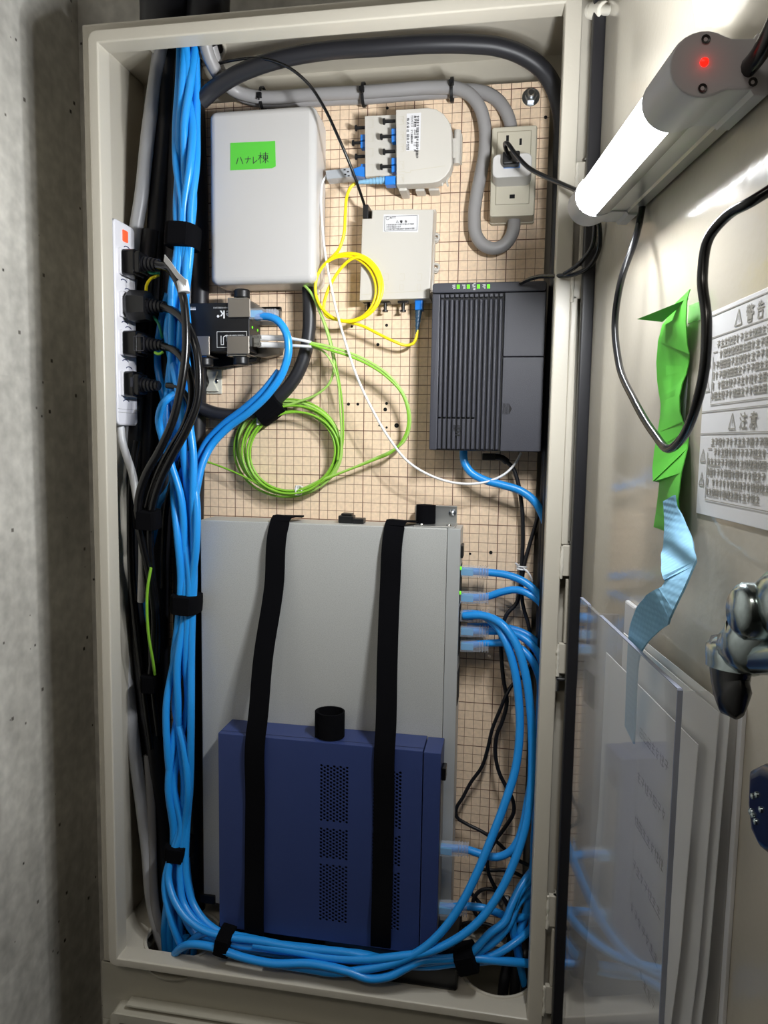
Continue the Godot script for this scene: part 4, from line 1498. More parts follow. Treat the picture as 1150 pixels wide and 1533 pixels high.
func converter():
	var z := 0.05
	var t := thing("media_converter", "small black media converter with white print held by bare steel clips", "network device", pt(330, 530, 0.02))
	var mb := MB.new()
	front_box(mb, [V(268, 453.5), V(374, 453.5), V(372.5, 526), V(268, 526)], 0.012, z, 0.0008)
	obj("case", mb, M.black_plastic, t)
	steel_clip(t, 341, 447, 374.5, 475, true)
	steel_clip(t, 339.5, 503, 373, 530, false)
	steel_clip(t, 290, 503, 313.5, 532, false)
	# steel carrier behind, its arms showing right of the case
	mb = MB.new()
	mb.box(pt(262, 470, 0.0035), pt(420, 459, 0.0085), 0.0004)
	mb.box(pt(392, 488, 0.0035), pt(420, 459, 0.0085), 0.0004)
	mb.box(pt(262, 532, 0.0035), pt(416, 519, 0.0085), 0.0004)
	obj("carrier", mb, M.brushed, t)
	mb = MB.new()
	mb.prism(poly([V(370, 531), V(385, 521), V(420, 519), V(418, 530), V(395, 535)], 0.02), 0.006, 0.02, 0.0004)
	obj("carrier_arm", mb, M.brushed, t)
	mb = MB.new()
	mb.prism(poly([V(368, 447), V(396, 463), V(392, 467), V(368, 462)], 0.045), 0.02, 0.045, 0.0004)
	obj("carrier_arm", mb, M.brushed, t)
	mb = MB.new()
	mb.prism(poly([V(262, 530), V(387, 531), V(383, 541), V(330, 549), V(262, 545)], 0.016), 0.004, 0.016, 0.0004)
	obj("carrier_tray", mb, M.ups_dark, t)
	# printing on the case, upside down as the unit hangs
	mb = MB.new()
	var p := z + 0.0001
	for k in 3:
		mb.prism(MB.circle(V(pt(286.0 + 3 * k, 463, p).x, pt(286, 463, p).y), 0.0011, 10), z, p)
		fine_print(mb, pt(285.2 + 3 * k, 459.5, p), Vector3.RIGHT, Vector3.DOWN, 0.0016, 1, 71 + k, 0.14)
	fine_print(mb, pt(341, 461.5, p), Vector3.LEFT, Vector3.UP, 0.0016, 10, 75, 0.12)
	var fr := rect4(V(325, 496.5), V(369.5, 496.5), V(369.5, 520), V(325, 520), p)
	ink(mb, Vector3(fr.position.x, fr.end.y, p), Vector3.RIGHT, Vector3.DOWN, [[0, 0, fr.size.x, 0, fr.size.x, fr.size.y, 0, fr.size.y, 0, 0]], 1.0, 0.0005)
	ink(mb, pt(331, 516, p), Vector3.RIGHT, Vector3.UP, [[0, 0, 0.003, 0, 0.003, 0.009, 0.007, 0.011, 0.007, 0.004], [0, 0, 0, 0.01]], 1.0, 0.0009)
	fine_print(mb, pt(366, 503, p), Vector3.LEFT, Vector3.UP, 0.0016, 12, 81, 0.12)
	obj("print", mb, M.ink_white, t)
	var tm := TextMesh.new()
	var font := SystemFont.new()
	font.font_names = PackedStringArray(["Droid Sans"])
	font.font_weight = 700
	tm.font = font
	tm.font_size = 32
	tm.text = "ek"
	tm.depth = 0.0002
	tm.pixel_size = 0.0115 / 32.0
	var mi := MeshInstance3D.new()
	mi.name = "lettering"
	mi.mesh = tm
	mi.material_override = M.ink_white
	mi.rotation.z = PI
	mi.position = pt(338, 470, p) - t.position
	t.add_child(mi, true)
	mb = MB.new()
	mb.prism(MB.circle(V(pt(326.5, 473.5, p).x, pt(326.5, 473.5, p).y), 0.0016, 14), z, p)
	obj("trade_dot", mb, M.ink_white, t)
	# ports on the right end
	mb = MB.new()
	mb.box(pt(374, 519, 0.045) * V3xy() + Vector3(0, 0, 0.016), pt(389, 501.5, 0.045) * V3xy() + Vector3(0, 0, 0.045), 0.0005)
	obj("port_cage", mb, M.nickel, t)
	for c in [[378.5, 490, 0.04], [388, 494.5, 0.022]]:
		mb = MB.new()
		var s := pt(c[0], c[1], c[2])
		s.x = pt(373, 490, z).x
		mb.turned(s, Vector3.RIGHT, [Vector2(0.0001, 0), Vector2(0.0017, 0), Vector2(0.0014, 0.0007), Vector2(0.0001, 0.0009)], 10)
		obj("status_light", mb, M.led_green, t)
	# twin white fibre plugs
	for k in 2:
		var f := thing("fibre_plug", ["upper of two slim white fibre plugs in the black media converter", "lower of two slim white fibre plugs in the black media converter"][k], "connector", pt(410, 505 + 10 * k, 0.04), "white fibre plugs")
		mb = MB.new()
		var y := 505.5 + 10.5 * k
		mb.tube(way([Vector3(386, y, 0.04), Vector3(412, y + 0.5, 0.042), Vector3(436, y + 1.0 + (1 - k) * 0.5, 0.046)], 0.004), 0.0034, 8, 0.9)
		obj("body", mb, M.cable_white, f)
		mb = MB.new()
		mb.tube(way([Vector3(436, y + 1.3, 0.046), Vector3(452, y + 4.0 - 2 * k, 0.048), Vector3(466, y + 7 - 4 * k, 0.048)], 0.004), 0.0017, 8)
		obj("boot", mb, M.cable_white, f)
		mb = MB.new()
		mb.box(pt(381, y + 3.4, 0.036), pt(391, y - 3.6, 0.045), 0.0004)
		obj("latch", mb, M.nickel, f)
	# milky square mount under the converter
	var mt := thing("cable_mount", "milky square adhesive mount screwed to the board below the converter", "mount", pt(317, 590, 0.002))
	mb = MB.new()
	mb.prism(poly(pxbox(300, 553, 331.5, 589.5), 0.003), 0.0002, 0.003, 0.0006)
	mb.prism(poly([V(308, 556), V(325, 556), V(320, 572), V(326, 586), V(307, 586), V(313, 572)], 0.007), 0.003, 0.007, 0.001)
	obj("base", mb, mat("milky", "#d5d3c6", 0.35), mt)
	mb = MB.new()
	mb.turned(pt(323.5, 570.5, 0.003), Vector3(0, 0, 1), [Vector2(0.0001, 0), Vector2(0.0035, 0), Vector2(0.0033, 0.0014), Vector2(0.002, 0.0024), Vector2(0.0001, 0.0026)], 14)
	obj("screw", mb, M.nickel, mt)


func power_strip():
	var xf := -0.2705
	var zc := 0.069
	var y1 := pt(186, 334, zc).y
	var y0 := pt(186, 637, zc).y
	var t := thing("power_strip", "long white power strip standing on the cabinet's left wall", "power strip", Vector3(-0.283, y0, zc))
	# local frame: z of the shape is world x
	var fr := Transform3D(Basis(Vector3(0, 0, -1), Vector3.UP, Vector3.RIGHT), Vector3(0, 0, zc))
	var mb := MB.new()
	mb.x = fr
	mb.prism(MB.rrect(-0.023, y0, 0.023, y1, 0.006, 4), -0.2955, xf, 0.002, 0.0, 3)
	obj("body", mb, M.strip_white, t)
	mb = MB.new()
	mb.x = fr
	var yl := pt(184, 354, zc).y
	mb.prism(MB.rrect(-0.0055, yl - 0.0065, 0.0055, yl + 0.0065, 0.001, 2), xf - 0.0005, xf + 0.0012, 0.0005)
	obj("switch_light", mb, M.led_orange, t)
	var ys := [395, 458, 515, 575]
	for k in 4:
		var yc := pt(186, ys[k], zc).y
		mb = MB.new()
		mb.x = fr
		mb.prism(MB.rrect(-0.0165, yc - 0.0145, 0.0165, yc + 0.0145, 0.002, 2), xf - 0.0002, xf + 0.0032, 0.0006)
		obj("socket_block", mb, M.strip_white, t)
		for g in [-1, 1]:
			var arc := PackedVector3Array()
			for i in 7:
				var a := lerpf(0.2, 0.8, i / 6.0) * PI
				arc.append(Vector3(xf + 0.0001, yc + g * 0.0195 + 0.005 * sin(a) - 0.004, zc - 0.004 * g + 0.008 * cos(a)))
			mb = MB.new()
			mb.tube(arc, 0.0006, 6)
			obj("slide_mark", mb, mat("mark_blue", "#3c4468", 0.5), t)
	mb = MB.new()
	for yy in [613, 618]:
		var v := pt(186, yy, zc).y
		mb.box(Vector3(xf - 0.0004, v - 0.0002, zc - 0.022), Vector3(xf + 0.0002, v + 0.0002, zc + 0.022), 0.0001)
	obj("end_groove", mb, M.cable_grey, t)
	var names := ["black angular power plug topmost in the white strip, its lead bearing a white tag", "black faceted power plug second from the top of the white strip", "black power plug with a framed panel, third down the white strip", "black power plug with a ribbed collar, lowest in the white strip"]
	for k in 4:
		var f := thing("power_plug", names[k], "plug", Vector3(-0.24, pt(186, ys[k], zc).y, zc), "black plugs in the power strip")
		var yc := pt(205, ys[k] + 1, zc).y
		mb = MB.new()
		mb.x = Transform3D(fr.basis, Vector3(0, 0, zc + 0.002))
		var h: float = [0.0148, 0.0175, 0.0145, 0.0148][k]
		var d: float = [0.013, 0.015, 0.014, 0.013][k]
		var xe: float = pt([217, 226, 221, 216][k], ys[k], zc).x
		if k == 1:
			var o := PackedVector2Array([V(-d, yc - h * 0.55), V(-d * 0.5, yc - h), V(d * 0.5, yc - h), V(d, yc - h * 0.55), V(d, yc + h * 0.55), V(d * 0.5, yc + h), V(-d * 0.5, yc + h), V(-d, yc + h * 0.55)])
			var loops := []
			for s in [[xf + 0.003, 0.75], [xf + 0.010, 1.0], [xf + 0.03, 0.92], [xe - 0.002, 0.5], [xe + 0.004, 0.3]]:
				var l := PackedVector3Array()
				for w in o:
					l.append(Vector3(w.x * s[1], yc + (w.y - yc) * s[1], s[0]))
				loops.append(l)
			mb.loft(loops)
		else:
			mb.prism(MB.rrect(-d, yc - h, d, yc + h, 0.004, 3), xf + 0.0035, xe - 0.006, 0.0015, 0.001)
			mb.prism(MB.rrect(-d * 0.85, yc - h * 0.82, d * 0.85, yc + h * 0.82, 0.003, 3), xe - 0.0062, xe, 0.0015)
		obj("body", mb, M.black_gloss if k != 1 else M.black_plastic, f)
		mb = MB.new()
		mb.x = fr
		if k == 2:
			mb.x = Transform3D.IDENTITY
			var c := pt(208, 514, 0.085)
			c.z = zc + 0.002 + d
			ink(mb, c + Vector3(-0.006, 0.008, 0.0), Vector3.RIGHT, Vector3.DOWN, [[0, 0, 0.012, 0, 0.012, 0.016, 0, 0.016, 0, 0]], 1.0, 0.0006)
			obj("moulded_frame", mb, M.ups_grey, f)
		elif k == 3:
			mb.x = Transform3D.IDENTITY
			var c := pt(196, 572, 0.085)
			c.z = zc + 0.002 + d
			mb.box(c + Vector3(-0.0014, -0.0055, -0.0004), c + Vector3(0.0014, 0.0055, 0.0006), 0.0003)
			obj("moulded_bar", mb, M.ups_grey, f)
		# strain relief rings
		mb = MB.new()
		var pr := [Vector2(0.0001, 0)]
		for i in 5:
			pr.append(Vector2(0.0088 - 0.0007 * i, 0.0001 + 0.0044 * i))
			pr.append(Vector2(0.0088 - 0.0007 * i, 0.0028 + 0.0044 * i))
			pr.append(Vector2(0.0062 - 0.0004 * i, 0.003 + 0.0044 * i))
			pr.append(Vector2(0.0062 - 0.0004 * i, 0.0043 + 0.0044 * i))
		pr.append(Vector2(0.0001, 0.0222))
		mb.turned(Vector3(xe - 0.001, yc, zc + 0.002), Vector3(1, -0.06, 0.05).normalized(), pr, 14)
		obj("strain_relief", mb, M.black_rubber, f)


func switch_unit():
	var z := 0.05
	var q := rect4(V(302, 778), V(690, 792), V(673, 1397), V(303, 1351), z)
	var xl := q.position.x
	var x1 := pt(690, 792, z).x
	var y0 := (pt(303, 1351, z).y + pt(673, 1397, z).y) / 2
	var y1 := q.end.y
	var xs := pt(670, 792, z).x
	var t := thing("network_switch", "large flat silver network switch standing on end behind two black straps", "network switch", Vector3((xl + x1) / 2, y0, 0.03))
	var mb := MB.new()
	mb.box(Vector3(xl, y0, 0.006), Vector3(xs - 0.0002, y1, z), 0.001)
	obj("case", mb, M.silver_paint, t)
	mb = MB.new()
	mb.box(Vector3(xs + 0.0002, y0, 0.006), Vector3(x1, y1, z), 0.0008)
	obj("port_bezel", mb, M.silver_plain, t)
	# dark port blocks and lights on the right end
	for g in [[842, 818, 0], [1005, 848, 1], [975, 940, 1]]:
		pass
	for k in 3:
		mb = MB.new()
		var a: float = [850, 912, 1010][k]
		var b: float = [906, 985, 1060][k]
		mb.box(Vector3(x1 - 0.001, pt(690, b, z).y, 0.012), Vector3(x1 + 0.0006, pt(690, a, z).y, z - 0.006), 0.0003)
		obj("port_block", mb, M.void_black, t)
	for yy in [852, 889]:
		mb = MB.new()
		mb.turned(Vector3(x1 + 0.0002, pt(690, yy, z).y, z - 0.006), Vector3.RIGHT, [Vector2(0.0001, 0), Vector2(0.0022, 0), Vector2(0.0018, 0.0016), Vector2(0.0001, 0.0018)], 10)
		obj("status_light", mb, M.led_green, t)
	mb = MB.new()
	mb.box(Vector3(x1 - 0.001, pt(690, 838, z).y, 0.02), Vector3(x1 + 0.0028, pt(690, 818, z).y, 0.04), 0.001)
	obj("reset_cover", mb, M.black_plastic, t)
	# rack ear on the upper end, screwed to the board
	mb = MB.new()
	var r := rect4(V(622, 783), V(683, 783), V(683, 789), V(622, 789), 0.03)
	mb.box(Vector3(r.position.x, y1, 0.004), Vector3(r.end.x, y1 + 0.0016, z - 0.004), 0.0004)
	mb.box(Vector3(pt(622, 770, 0.004).x, y1, 0.0015), Vector3(pt(684, 770, 0.004).x, pt(670, 757, 0.004).y, 0.0036), 0.0006)
	var ear := obj("rack_ear", mb, M.aluminium, t)
	mb = MB.new()
	mb.turned(pt(677.5, 768, 0.0036), Vector3(0, 0, 1), [Vector2(0.0001, 0), Vector2(0.0046, 0), Vector2(0.0044, 0.0014), Vector2(0.0026, 0.003), Vector2(0.0001, 0.0034)], 16)
	obj("screw", mb, M.zinc, ear)
	for p in [Vector2(631, 786), Vector2(672, 785)]:
		mb = MB.new()
		var s := pt(p.x, p.y, 0.036)
		mb.turned(Vector3(s.x, y1 + 0.0016, 0.034), Vector3.UP, [Vector2(0.0001, 0), Vector2(0.003, 0), Vector2(0.0024, 0.0014), Vector2(0.0001, 0.0018)], 12)
		obj("screw", mb, M.nickel, ear)
	mb = MB.new()
	var lug := pt(314, 1330, 0.03)
	mb.box(Vector3(xl - 0.004, lug.y - 0.006, 0.03), Vector3(xl + 0.016, lug.y + 0.006, 0.052), 0.001)
	obj("side_plug", mb, M.black_plastic, t)


# sheet with staggered round holes over a rectangle
func perforated(mb: MB, x0: float, y0: float, x1: float, y1: float, z: float):
	var dx := 0.00375
	var dy := 0.00435
	var nx := int(round((x1 - x0) / dx))
	dx = (x1 - x0) / nx
	var ny := int(round((y1 - y0) / dy))
	dy = (y1 - y0) / ny
	for i in nx:
		var a := x0 + dx * i
		var b := a + dx
		var low := y0
		var m := ny
		if i % 2:
			mb.quad(Vector3(a, y0, z), Vector3(b, y0, z), Vector3(b, y0 + dy / 2, z), Vector3(a, y0 + dy / 2, z))
			mb.quad(Vector3(a, y1 - dy / 2, z), Vector3(b, y1 - dy / 2, z), Vector3(b, y1, z), Vector3(a, y1, z))
			low += dy / 2
			m -= 1
		for j in m:
			var c := V((a + b) / 2, low + dy * (j + 0.5))
			var n := 8
			for k in n:
				var q0 := TAU * (k + 0.5) / n
				var q1 := TAU * (k + 1.5) / n
				var d0 := V(cos(q0), sin(q0))
				var d1 := V(cos(q1), sin(q1))
				var e0 := c + d0 * minf(dx / 2 / maxf(absf(d0.x), 0.001), dy / 2 / maxf(absf(d0.y), 0.001))
				var e1 := c + d1 * minf(dx / 2 / maxf(absf(d1.x), 0.001), dy / 2 / maxf(absf(d1.y), 0.001))
				var h0 := c + d0 * 0.0017
				var h1 := c + d1 * 0.0017
				mb.quad(Vector3(h0.x, h0.y, z), Vector3(e0.x, e0.y, z), Vector3(e1.x, e1.y, z), Vector3(h1.x, h1.y, z))
				mb.quad(Vector3(h1.x, h1.y, z), Vector3(h1.x, h1.y, z - 0.001), Vector3(h0.x, h0.y, z - 0.001), Vector3(h0.x, h0.y, z))
				if signf(e0.x - c.x) != signf(e1.x - c.x) or signf(e0.y - c.y) != signf(e1.y - c.y):
					continue
				var k0 := Vector3(c.x + signf(e0.x - c.x) * dx / 2, c.y + signf(e0.y - c.y) * dy / 2, z)
				mb.tri(Vector3(e0.x, e0.y, z), k0, Vector3(e1.x, e1.y, z))


func router():
	var z := 0.095
	var zb := 0.0512
	var q := rect4(V(325, 1097), V(660, 1128), V(654, 1425), V(330, 1394), z)
	var x0 := q.position.x
	var x1 := q.end.x
	var y0 := q.position.y
	var y1 := q.end.y
	var xs := pt(631, 1250, z).x
	var t := thing("blue_router", "navy blue metal router with punched vents, strapped over the silver switch", "router", Vector3(q.get_center().x, y0, 0.073))
	# face with six windows for the vents
	var cols := []
	for c in [[478, 521], [557, 600]]:
		cols.append([pt(c[0], 1260, z).x, pt(c[1], 1260, z).x])
	var rows := []
	for r in [[1145, 1232], [1240, 1287], [1294, 1381]]:
		rows.append([pt(499, r[1], z).y, pt(499, r[0], z).y])
	var mb := MB.new()
	var xc := [x0 + 0.0008, cols[0][0], cols[0][1], cols[1][0], cols[1][1], xs - 0.0005]
	var yc := [y0 + 0.0008, rows[2][0], rows[2][1], rows[1][0], rows[1][1], rows[0][0], rows[0][1], y1 - 0.0008]
	for i in 5:
		for j in 7:
			if (i == 1 or i == 3) and (j == 1 or j == 3 or j == 5):
				continue
			mb.quad(Vector3(xc[i], yc[j], z), Vector3(xc[i + 1], yc[j], z), Vector3(xc[i + 1], yc[j + 1], z), Vector3(xc[i], yc[j + 1], z))
	# sides with softened front edges
	var loops := []
	for s in [[0.0, zb], [0.0, z - 0.0008], [0.00023, z - 0.00023], [0.0008, z]]:
		loops.append(PackedVector3Array([Vector3(x0 + s[0], y0 + s[0], s[1]), Vector3(xs - 0.0005, y0 + s[0], s[1]), Vector3(xs - 0.0005, y1 - s[0], s[1]), Vector3(x0 + s[0], y1 - s[0], s[1])]))
	mb.loft(loops, true, false)
	obj("cover", mb, M.navy_paint, t)
	for i in [1, 3]:
		for j in [5, 3, 1]:
			mb = MB.new()
			perforated(mb, xc[i], yc[j], xc[i + 1], yc[j + 1], z)
			obj("vent", mb, M.navy_paint, t)
	mb = MB.new()
	mb.box(Vector3(x0 + 0.002, y0 + 0.002, zb + 0.001), Vector3(xs - 0.002, y1 - 0.002, z - 0.006), 0.0005)
	obj("inner_chassis", mb, M.void_black, t)
	mb = MB.new()
	mb.box(Vector3(xs + 0.0005, y0 + 0.0005, zb), Vector3(x1, y1 - 0.0005, z + 0.0002), 0.0012)
	obj("port_bezel", mb, M.navy_paint, t)
	mb = MB.new()
	ink(mb, Vector3(x0 + 0.0005, y1 + 0.0001, z - 0.008), Vector3.RIGHT, Vector3(0, 0, 1), [[0, 0, xs - x0 - 0.001, 0]], 1.0, 0.0005)
	obj("lid_seam", mb, M.void_black, t)
	mb = MB.new()
	mb.box(Vector3(x1 - 0.0004, y0 + 0.03, zb + 0.006), Vector3(x1 + 0.0006, y1 - 0.04, z - 0.005), 0.0002)
	obj("port_plate", mb, M.brushed, t)
	mb = MB.new()
	var kp := pt(666, 1157, 0.085)
	mb.box(Vector3(x1, kp.y - 0.0075, 0.074), Vector3(x1 + 0.0055, kp.y + 0.0075, 0.09), 0.0014)
	obj("knob", mb, M.black_gloss, t)
	# curl of black hook-and-loop tape resting on the router's upper edge
	var cp := PackedVector3Array()
	var c := pt(494.5, 1072, 0.077)
	c.y = y1 + 0.0012
	for k in 34:
		var a := TAU * (k / 33.0) * 1.12 + 2.6
		var r := 0.0172 - 0.0022 * k / 33.0
		cp.append(c + Vector3(cos(a) * r, 0.0148, sin(a) * r * 0.92))
	mb = MB.new()
	mb.angle = 60
	mb.band(cp, Vector3.UP, 0.0295, 0.0018)
	tag(obj("tape_curl", mb, M.velcro), "loose black curl of hook-and-loop tape standing on the blue router", "tape")


func straps():
	# two black straps over the switch's upper edge and down the router's face
	var top := pt(420, 777.6, 0.05).y + 0.001
	var paths := [
		[[441, 772, 0.012], [438, 773.5, 0.03], [421, 776, 0.0495], [418, 786, 0.0525], [410, 880, 0.0625], [394, 985, 0.0785], [385, 1085, 0.0955], [383, 1100, 0.0975], [382, 1200, 0.0972], [381, 1300, 0.0972], [381, 1402, 0.0972], [382, 1412, 0.09]],
		[[614, 779.5, 0.012], [610, 781, 0.03], [592, 783, 0.0495], [590, 793, 0.0525], [584, 880, 0.062], [580, 985, 0.0785], [577, 1103, 0.0958], [576, 1118, 0.0975], [575, 1210, 0.0972], [573, 1310, 0.0972], [570, 1412, 0.0972], [570, 1424, 0.09]]]
	for k in 2:
		var v := []
		for w in paths[k]:
			v.append(Vector3(w[0], w[1], w[2]))
		var p := way(v, 0.01)
		var mb := MB.new()
		mb.band(p, Vector3.RIGHT, 0.0236, 0.0016)
		tag(obj("strap", mb, M.velcro), ["left of the two black hook-and-loop straps holding the blue router", "right of the two black hook-and-loop straps, beside the rack ear"][k], "strap", "black straps over the router")
	# rolled strap end on the rack ear
	var mb := MB.new()
	var a := pt(637, 783, 0.018)
	mb.angle = 50
	var cp := PackedVector3Array()
	for k in 30:
		var q := TAU * k / 29.0 * 1.4
		var r := 0.0088 - 0.003 * k / 29.0
		cp.append(Vector3(a.x + cos(q) * r * 1.25, a.y + 0.011, 0.02 + sin(q) * r))
	mb.band(cp, Vector3.UP, 0.022, 0.0024)
	tag(obj("strap_roll", mb, M.velcro), "small black roll of strap end on the silver rack ear", "strap")
	# loose black connector lying on the switch
	var yt := rect4(V(302, 778), V(690, 792), V(673, 1397), V(303, 1351), 0.05).end.y + 0.0002
	var lc := thing("loose_connector", "loose black plastic clip lying on top of the silver switch", "clip", Vector3(pt(525, 780, 0.03).x, yt, 0.03))
	mb = MB.new()
	var x := pt(508, 780, 0.03).x
	mb.box(Vector3(x, yt, 0.02), Vector3(x + 0.018, yt + 0.009, 0.036), 0.0012)
	mb.box(Vector3(x + 0.003, yt + 0.009, 0.022), Vector3(x + 0.016, yt + 0.0115, 0.034), 0.0008)
	obj("body", mb, M.black_plastic, lc)
	mb = MB.new()
	mb.box(Vector3(x + 0.0175, yt, 0.022), Vector3(x + 0.031, yt + 0.0062, 0.037), 0.001)
	obj("tail", mb, M.black_plastic, lc)


func adapters():
	var yf := -0.693
	for g in [[-0.02, 0.137, 0.02, 0.094, 0.054, "long black power adapter on the cabinet floor, right of the router"], [-0.16, -0.03, 0.006, 0.075, 0.03, "flat black power adapter on the cabinet floor under the router"]]:
		var t := thing("power_adapter", g[5], "adapter", Vector3((g[0] + g[1]) / 2, yf, 0.05), "black adapters on the cabinet floor")
		var mb := MB.new()
		mb.prism(MB.rrect(g[0], yf, g[1], yf + g[4], 0.003, 3), g[2], g[3], 0.003, 0.003)
		obj("case", mb, M.black_plastic, t)
		mb = MB.new()
		mb.box(Vector3(g[0] - 0.001, yf + g[4] * 0.5, g[2] + 0.004), Vector3(g[1] + 0.001, yf + g[4] * 0.53, g[3] + 0.0002), 0.0002)
		obj("case_seam", mb, M.ups_dark, t)


func part_wire(parent: Node3D, called: String, p: PackedVector3Array, r: float, m: Material) -> MeshInstance3D:
	var mb := MB.new()
	mb.angle = 60.0
	mb.tube(p, r, 10)
	return obj(called, mb, m, parent)


func W3(list: Array) -> Array:
	var o := []
	for w in list:
		o.append(Vector3(w[0], w[1], w[2]))
	return o


func run(called: String, list: Array, r: float, m: Material, label: String, group := "", category := "cable", n := 10) -> MeshInstance3D:
	return wire(called, way(W3(list)), r, m, label, category, group, n)


# a black hook-and-loop tie wrapped round a bundle: an oval sleeve along a direction
func tie(a: Vector3, b: Vector3, half_wide: float, half_deep: float, side: Vector3, label: String, group := "hook-and-loop ties on the cables"):
	var mb := MB.new()
	mb.angle = 50
	var p := PackedVector3Array([a, a.lerp(b, 0.04), a.lerp(b, 0.5), a.lerp(b, 0.96), b])
	var loops := []
	var d := (b - a).normalized()
	var u := (side - d * side.dot(d)).normalized()
	var w := d.cross(u)
	for i in 5:
		var k: float = [0.96, 1.0, 1.02, 1.0, 0.96][i]
		var l := PackedVector3Array()
		for j in 20:
			var q := TAU * j / 20
			l.append(p[i] + u * (signf(cos(q)) * pow(absf(cos(q)), 0.7) * half_wide * k) + w * (signf(sin(q)) * pow(absf(sin(q)), 0.7) * half_deep * k))
		loops.append(l)
	mb.loft(loops)
	# the tape's loose end
	var e := a.lerp(b, 0.5) + w * half_deep * 1.0 * (1 if w.z > 0 else -1) + u * half_wide * 0.25
	mb.band(PackedVector3Array([e - u * half_wide * 0.7, e, e + u * half_wide * 0.5]), d, (b - a).length() * 0.94, 0.0016)
	tag(obj("cable_tie", mb, M.velcro), label, "cable tie", group)


const ENVELOPE := [[62, 259, 300], [130, 258, 301], [200, 257, 301], [280, 258, 300], [335, 258, 296], [352, 259, 294], [372, 258, 293], [405, 254, 293], [450, 247, 290], [520, 242, 288], [600, 242, 288], [650, 243, 292], [700, 248, 298], [780, 258, 302], [850, 263, 301], [890, 264, 299], [912, 264, 298], [940, 257, 296], [1000, 247, 293], [1080, 241, 293], [1150, 243, 292], [1220, 250, 290], [1258, 254, 286], [1278, 253, 286], [1312, 246, 287]]


func cables():
	black_hoses()
	blue_bundle()
	bottom_and_right()
	heavy_cables()
	fibres()
	cords()
	right_blacks()


func black_hoses():
	var paths := [
		[[252, 66, 0.03], [245, 200, 0.02], [234, 330, 0.016], [226, 480, 0.012], [220, 640, 0.012], [214, 780, 0.012], [212, 900, 0.013], [214, 1000, 0.014], [226, 1120, 0.016], [240, 1250, 0.018], [248, 1330, 0.03], [250, 1410, 0.05]],
		[[268, 70, 0.022], [262, 250, 0.012], [256, 450, 0.011], [250, 650, 0.011], [242, 850, 0.011], [240, 1000, 0.012], [246, 1150, 0.012], [258, 1300, 0.014], [262, 1400, 0.03]],
		[[290, 90, 0.012], [286, 250, 0.01], [280, 500, 0.01], [276, 700, 0.01], [272, 900, 0.01], [274, 1100, 0.01], [280, 1300, 0.012], [284, 1390, 0.012]],
		[[226, 345, 0.022], [212, 500, 0.02], [204, 640, 0.02], [200, 760, 0.022], [204, 880, 0.022], [214, 1000, 0.024], [232, 1130, 0.026], [246, 1280, 0.03], [256, 1390, 0.05]],
		[[292, 120, 0.012], [300, 400, 0.011], [296, 600, 0.011], [292, 800, 0.011], [290, 1000, 0.011], [292, 1200, 0.011], [296, 1390, 0.011]]]
	for k in 5:
		run("black_hose", paths[k], 0.0108, M.black_rubber, "thick black cable sheath in the dark behind the tall blue cable bundle", "black sheaths along the left wall")
	run("grey_conduit", [[241, 66, 0.042], [236, 100, 0.036], [222, 200, 0.032], [211, 300, 0.03], [203, 350, 0.028], [197, 450, 0.026], [194, 560, 0.024], [190, 660, 0.022], [186, 760, 0.022], [186, 880, 0.024], [190, 1000, 0.028], [199, 1100, 0.032], [212, 1200, 0.038], [222, 1280, 0.045], [227, 1340, 0.05], [236, 1385, 0.056], [250, 1425, 0.062]], 0.0084, M.conduit_grey, "thick light grey cable slanting down the cabinet's left wall")
	run("grey_cable", [[222, 1130, 0.03], [226, 1200, 0.036], [228, 1260, 0.044], [229, 1310, 0.05], [233, 1360, 0.056], [242, 1400, 0.06], [252, 1430, 0.064]], 0.0058, M.cable_grey, "thinner grey cable beside the thick grey one at the lower left")
	run("strip_cord", [[180, 632, 0.07], [183, 660, 0.07], [190, 684, 0.072], [198, 708, 0.074], [203, 735, 0.076], [208, 765, 0.078], [212, 795, 0.076], [213, 840, 0.06], [211, 900, 0.045]], 0.0046, M.cable_white, "white cord leaving the lower end of the white power strip")


func strand_at(i: int, n: int, y: float, deep: bool) -> Vector3:
	var k := 0
	while k < ENVELOPE.size() - 2 and ENVELOPE[k + 1][0] < y:
		k += 1
	var e: Array = ENVELOPE[k]
	var f: Array = ENVELOPE[k + 1]
	var q := smoothstep(0.0, 1.0, (y - e[0]) / float(f[0] - e[0]))
	var l := lerpf(e[1], f[1], q) + 6.0
	var r := lerpf(e[2], f[2], q) - 6.0
	var loose := 1.0
	for t in [362, 902, 1268]:
		loose = min(loose, clampf((absf(y - t) - 16.0) / 90.0, 0.0, 1.0))
	var u := (i + 0.5) / n
	u += loose * (0.30 * sin(y * 0.0135 + i * 2.4) + 0.12 * sin(y * 0.031 + i * 4.1))
	u = clampf(u, 0.02, 0.98)
	var z := (0.056 if deep else 0.07) + 0.008 * loose * sin(y * 0.017 + i * 1.7)
	return Vector3(lerpf(l, r, u), y, z)


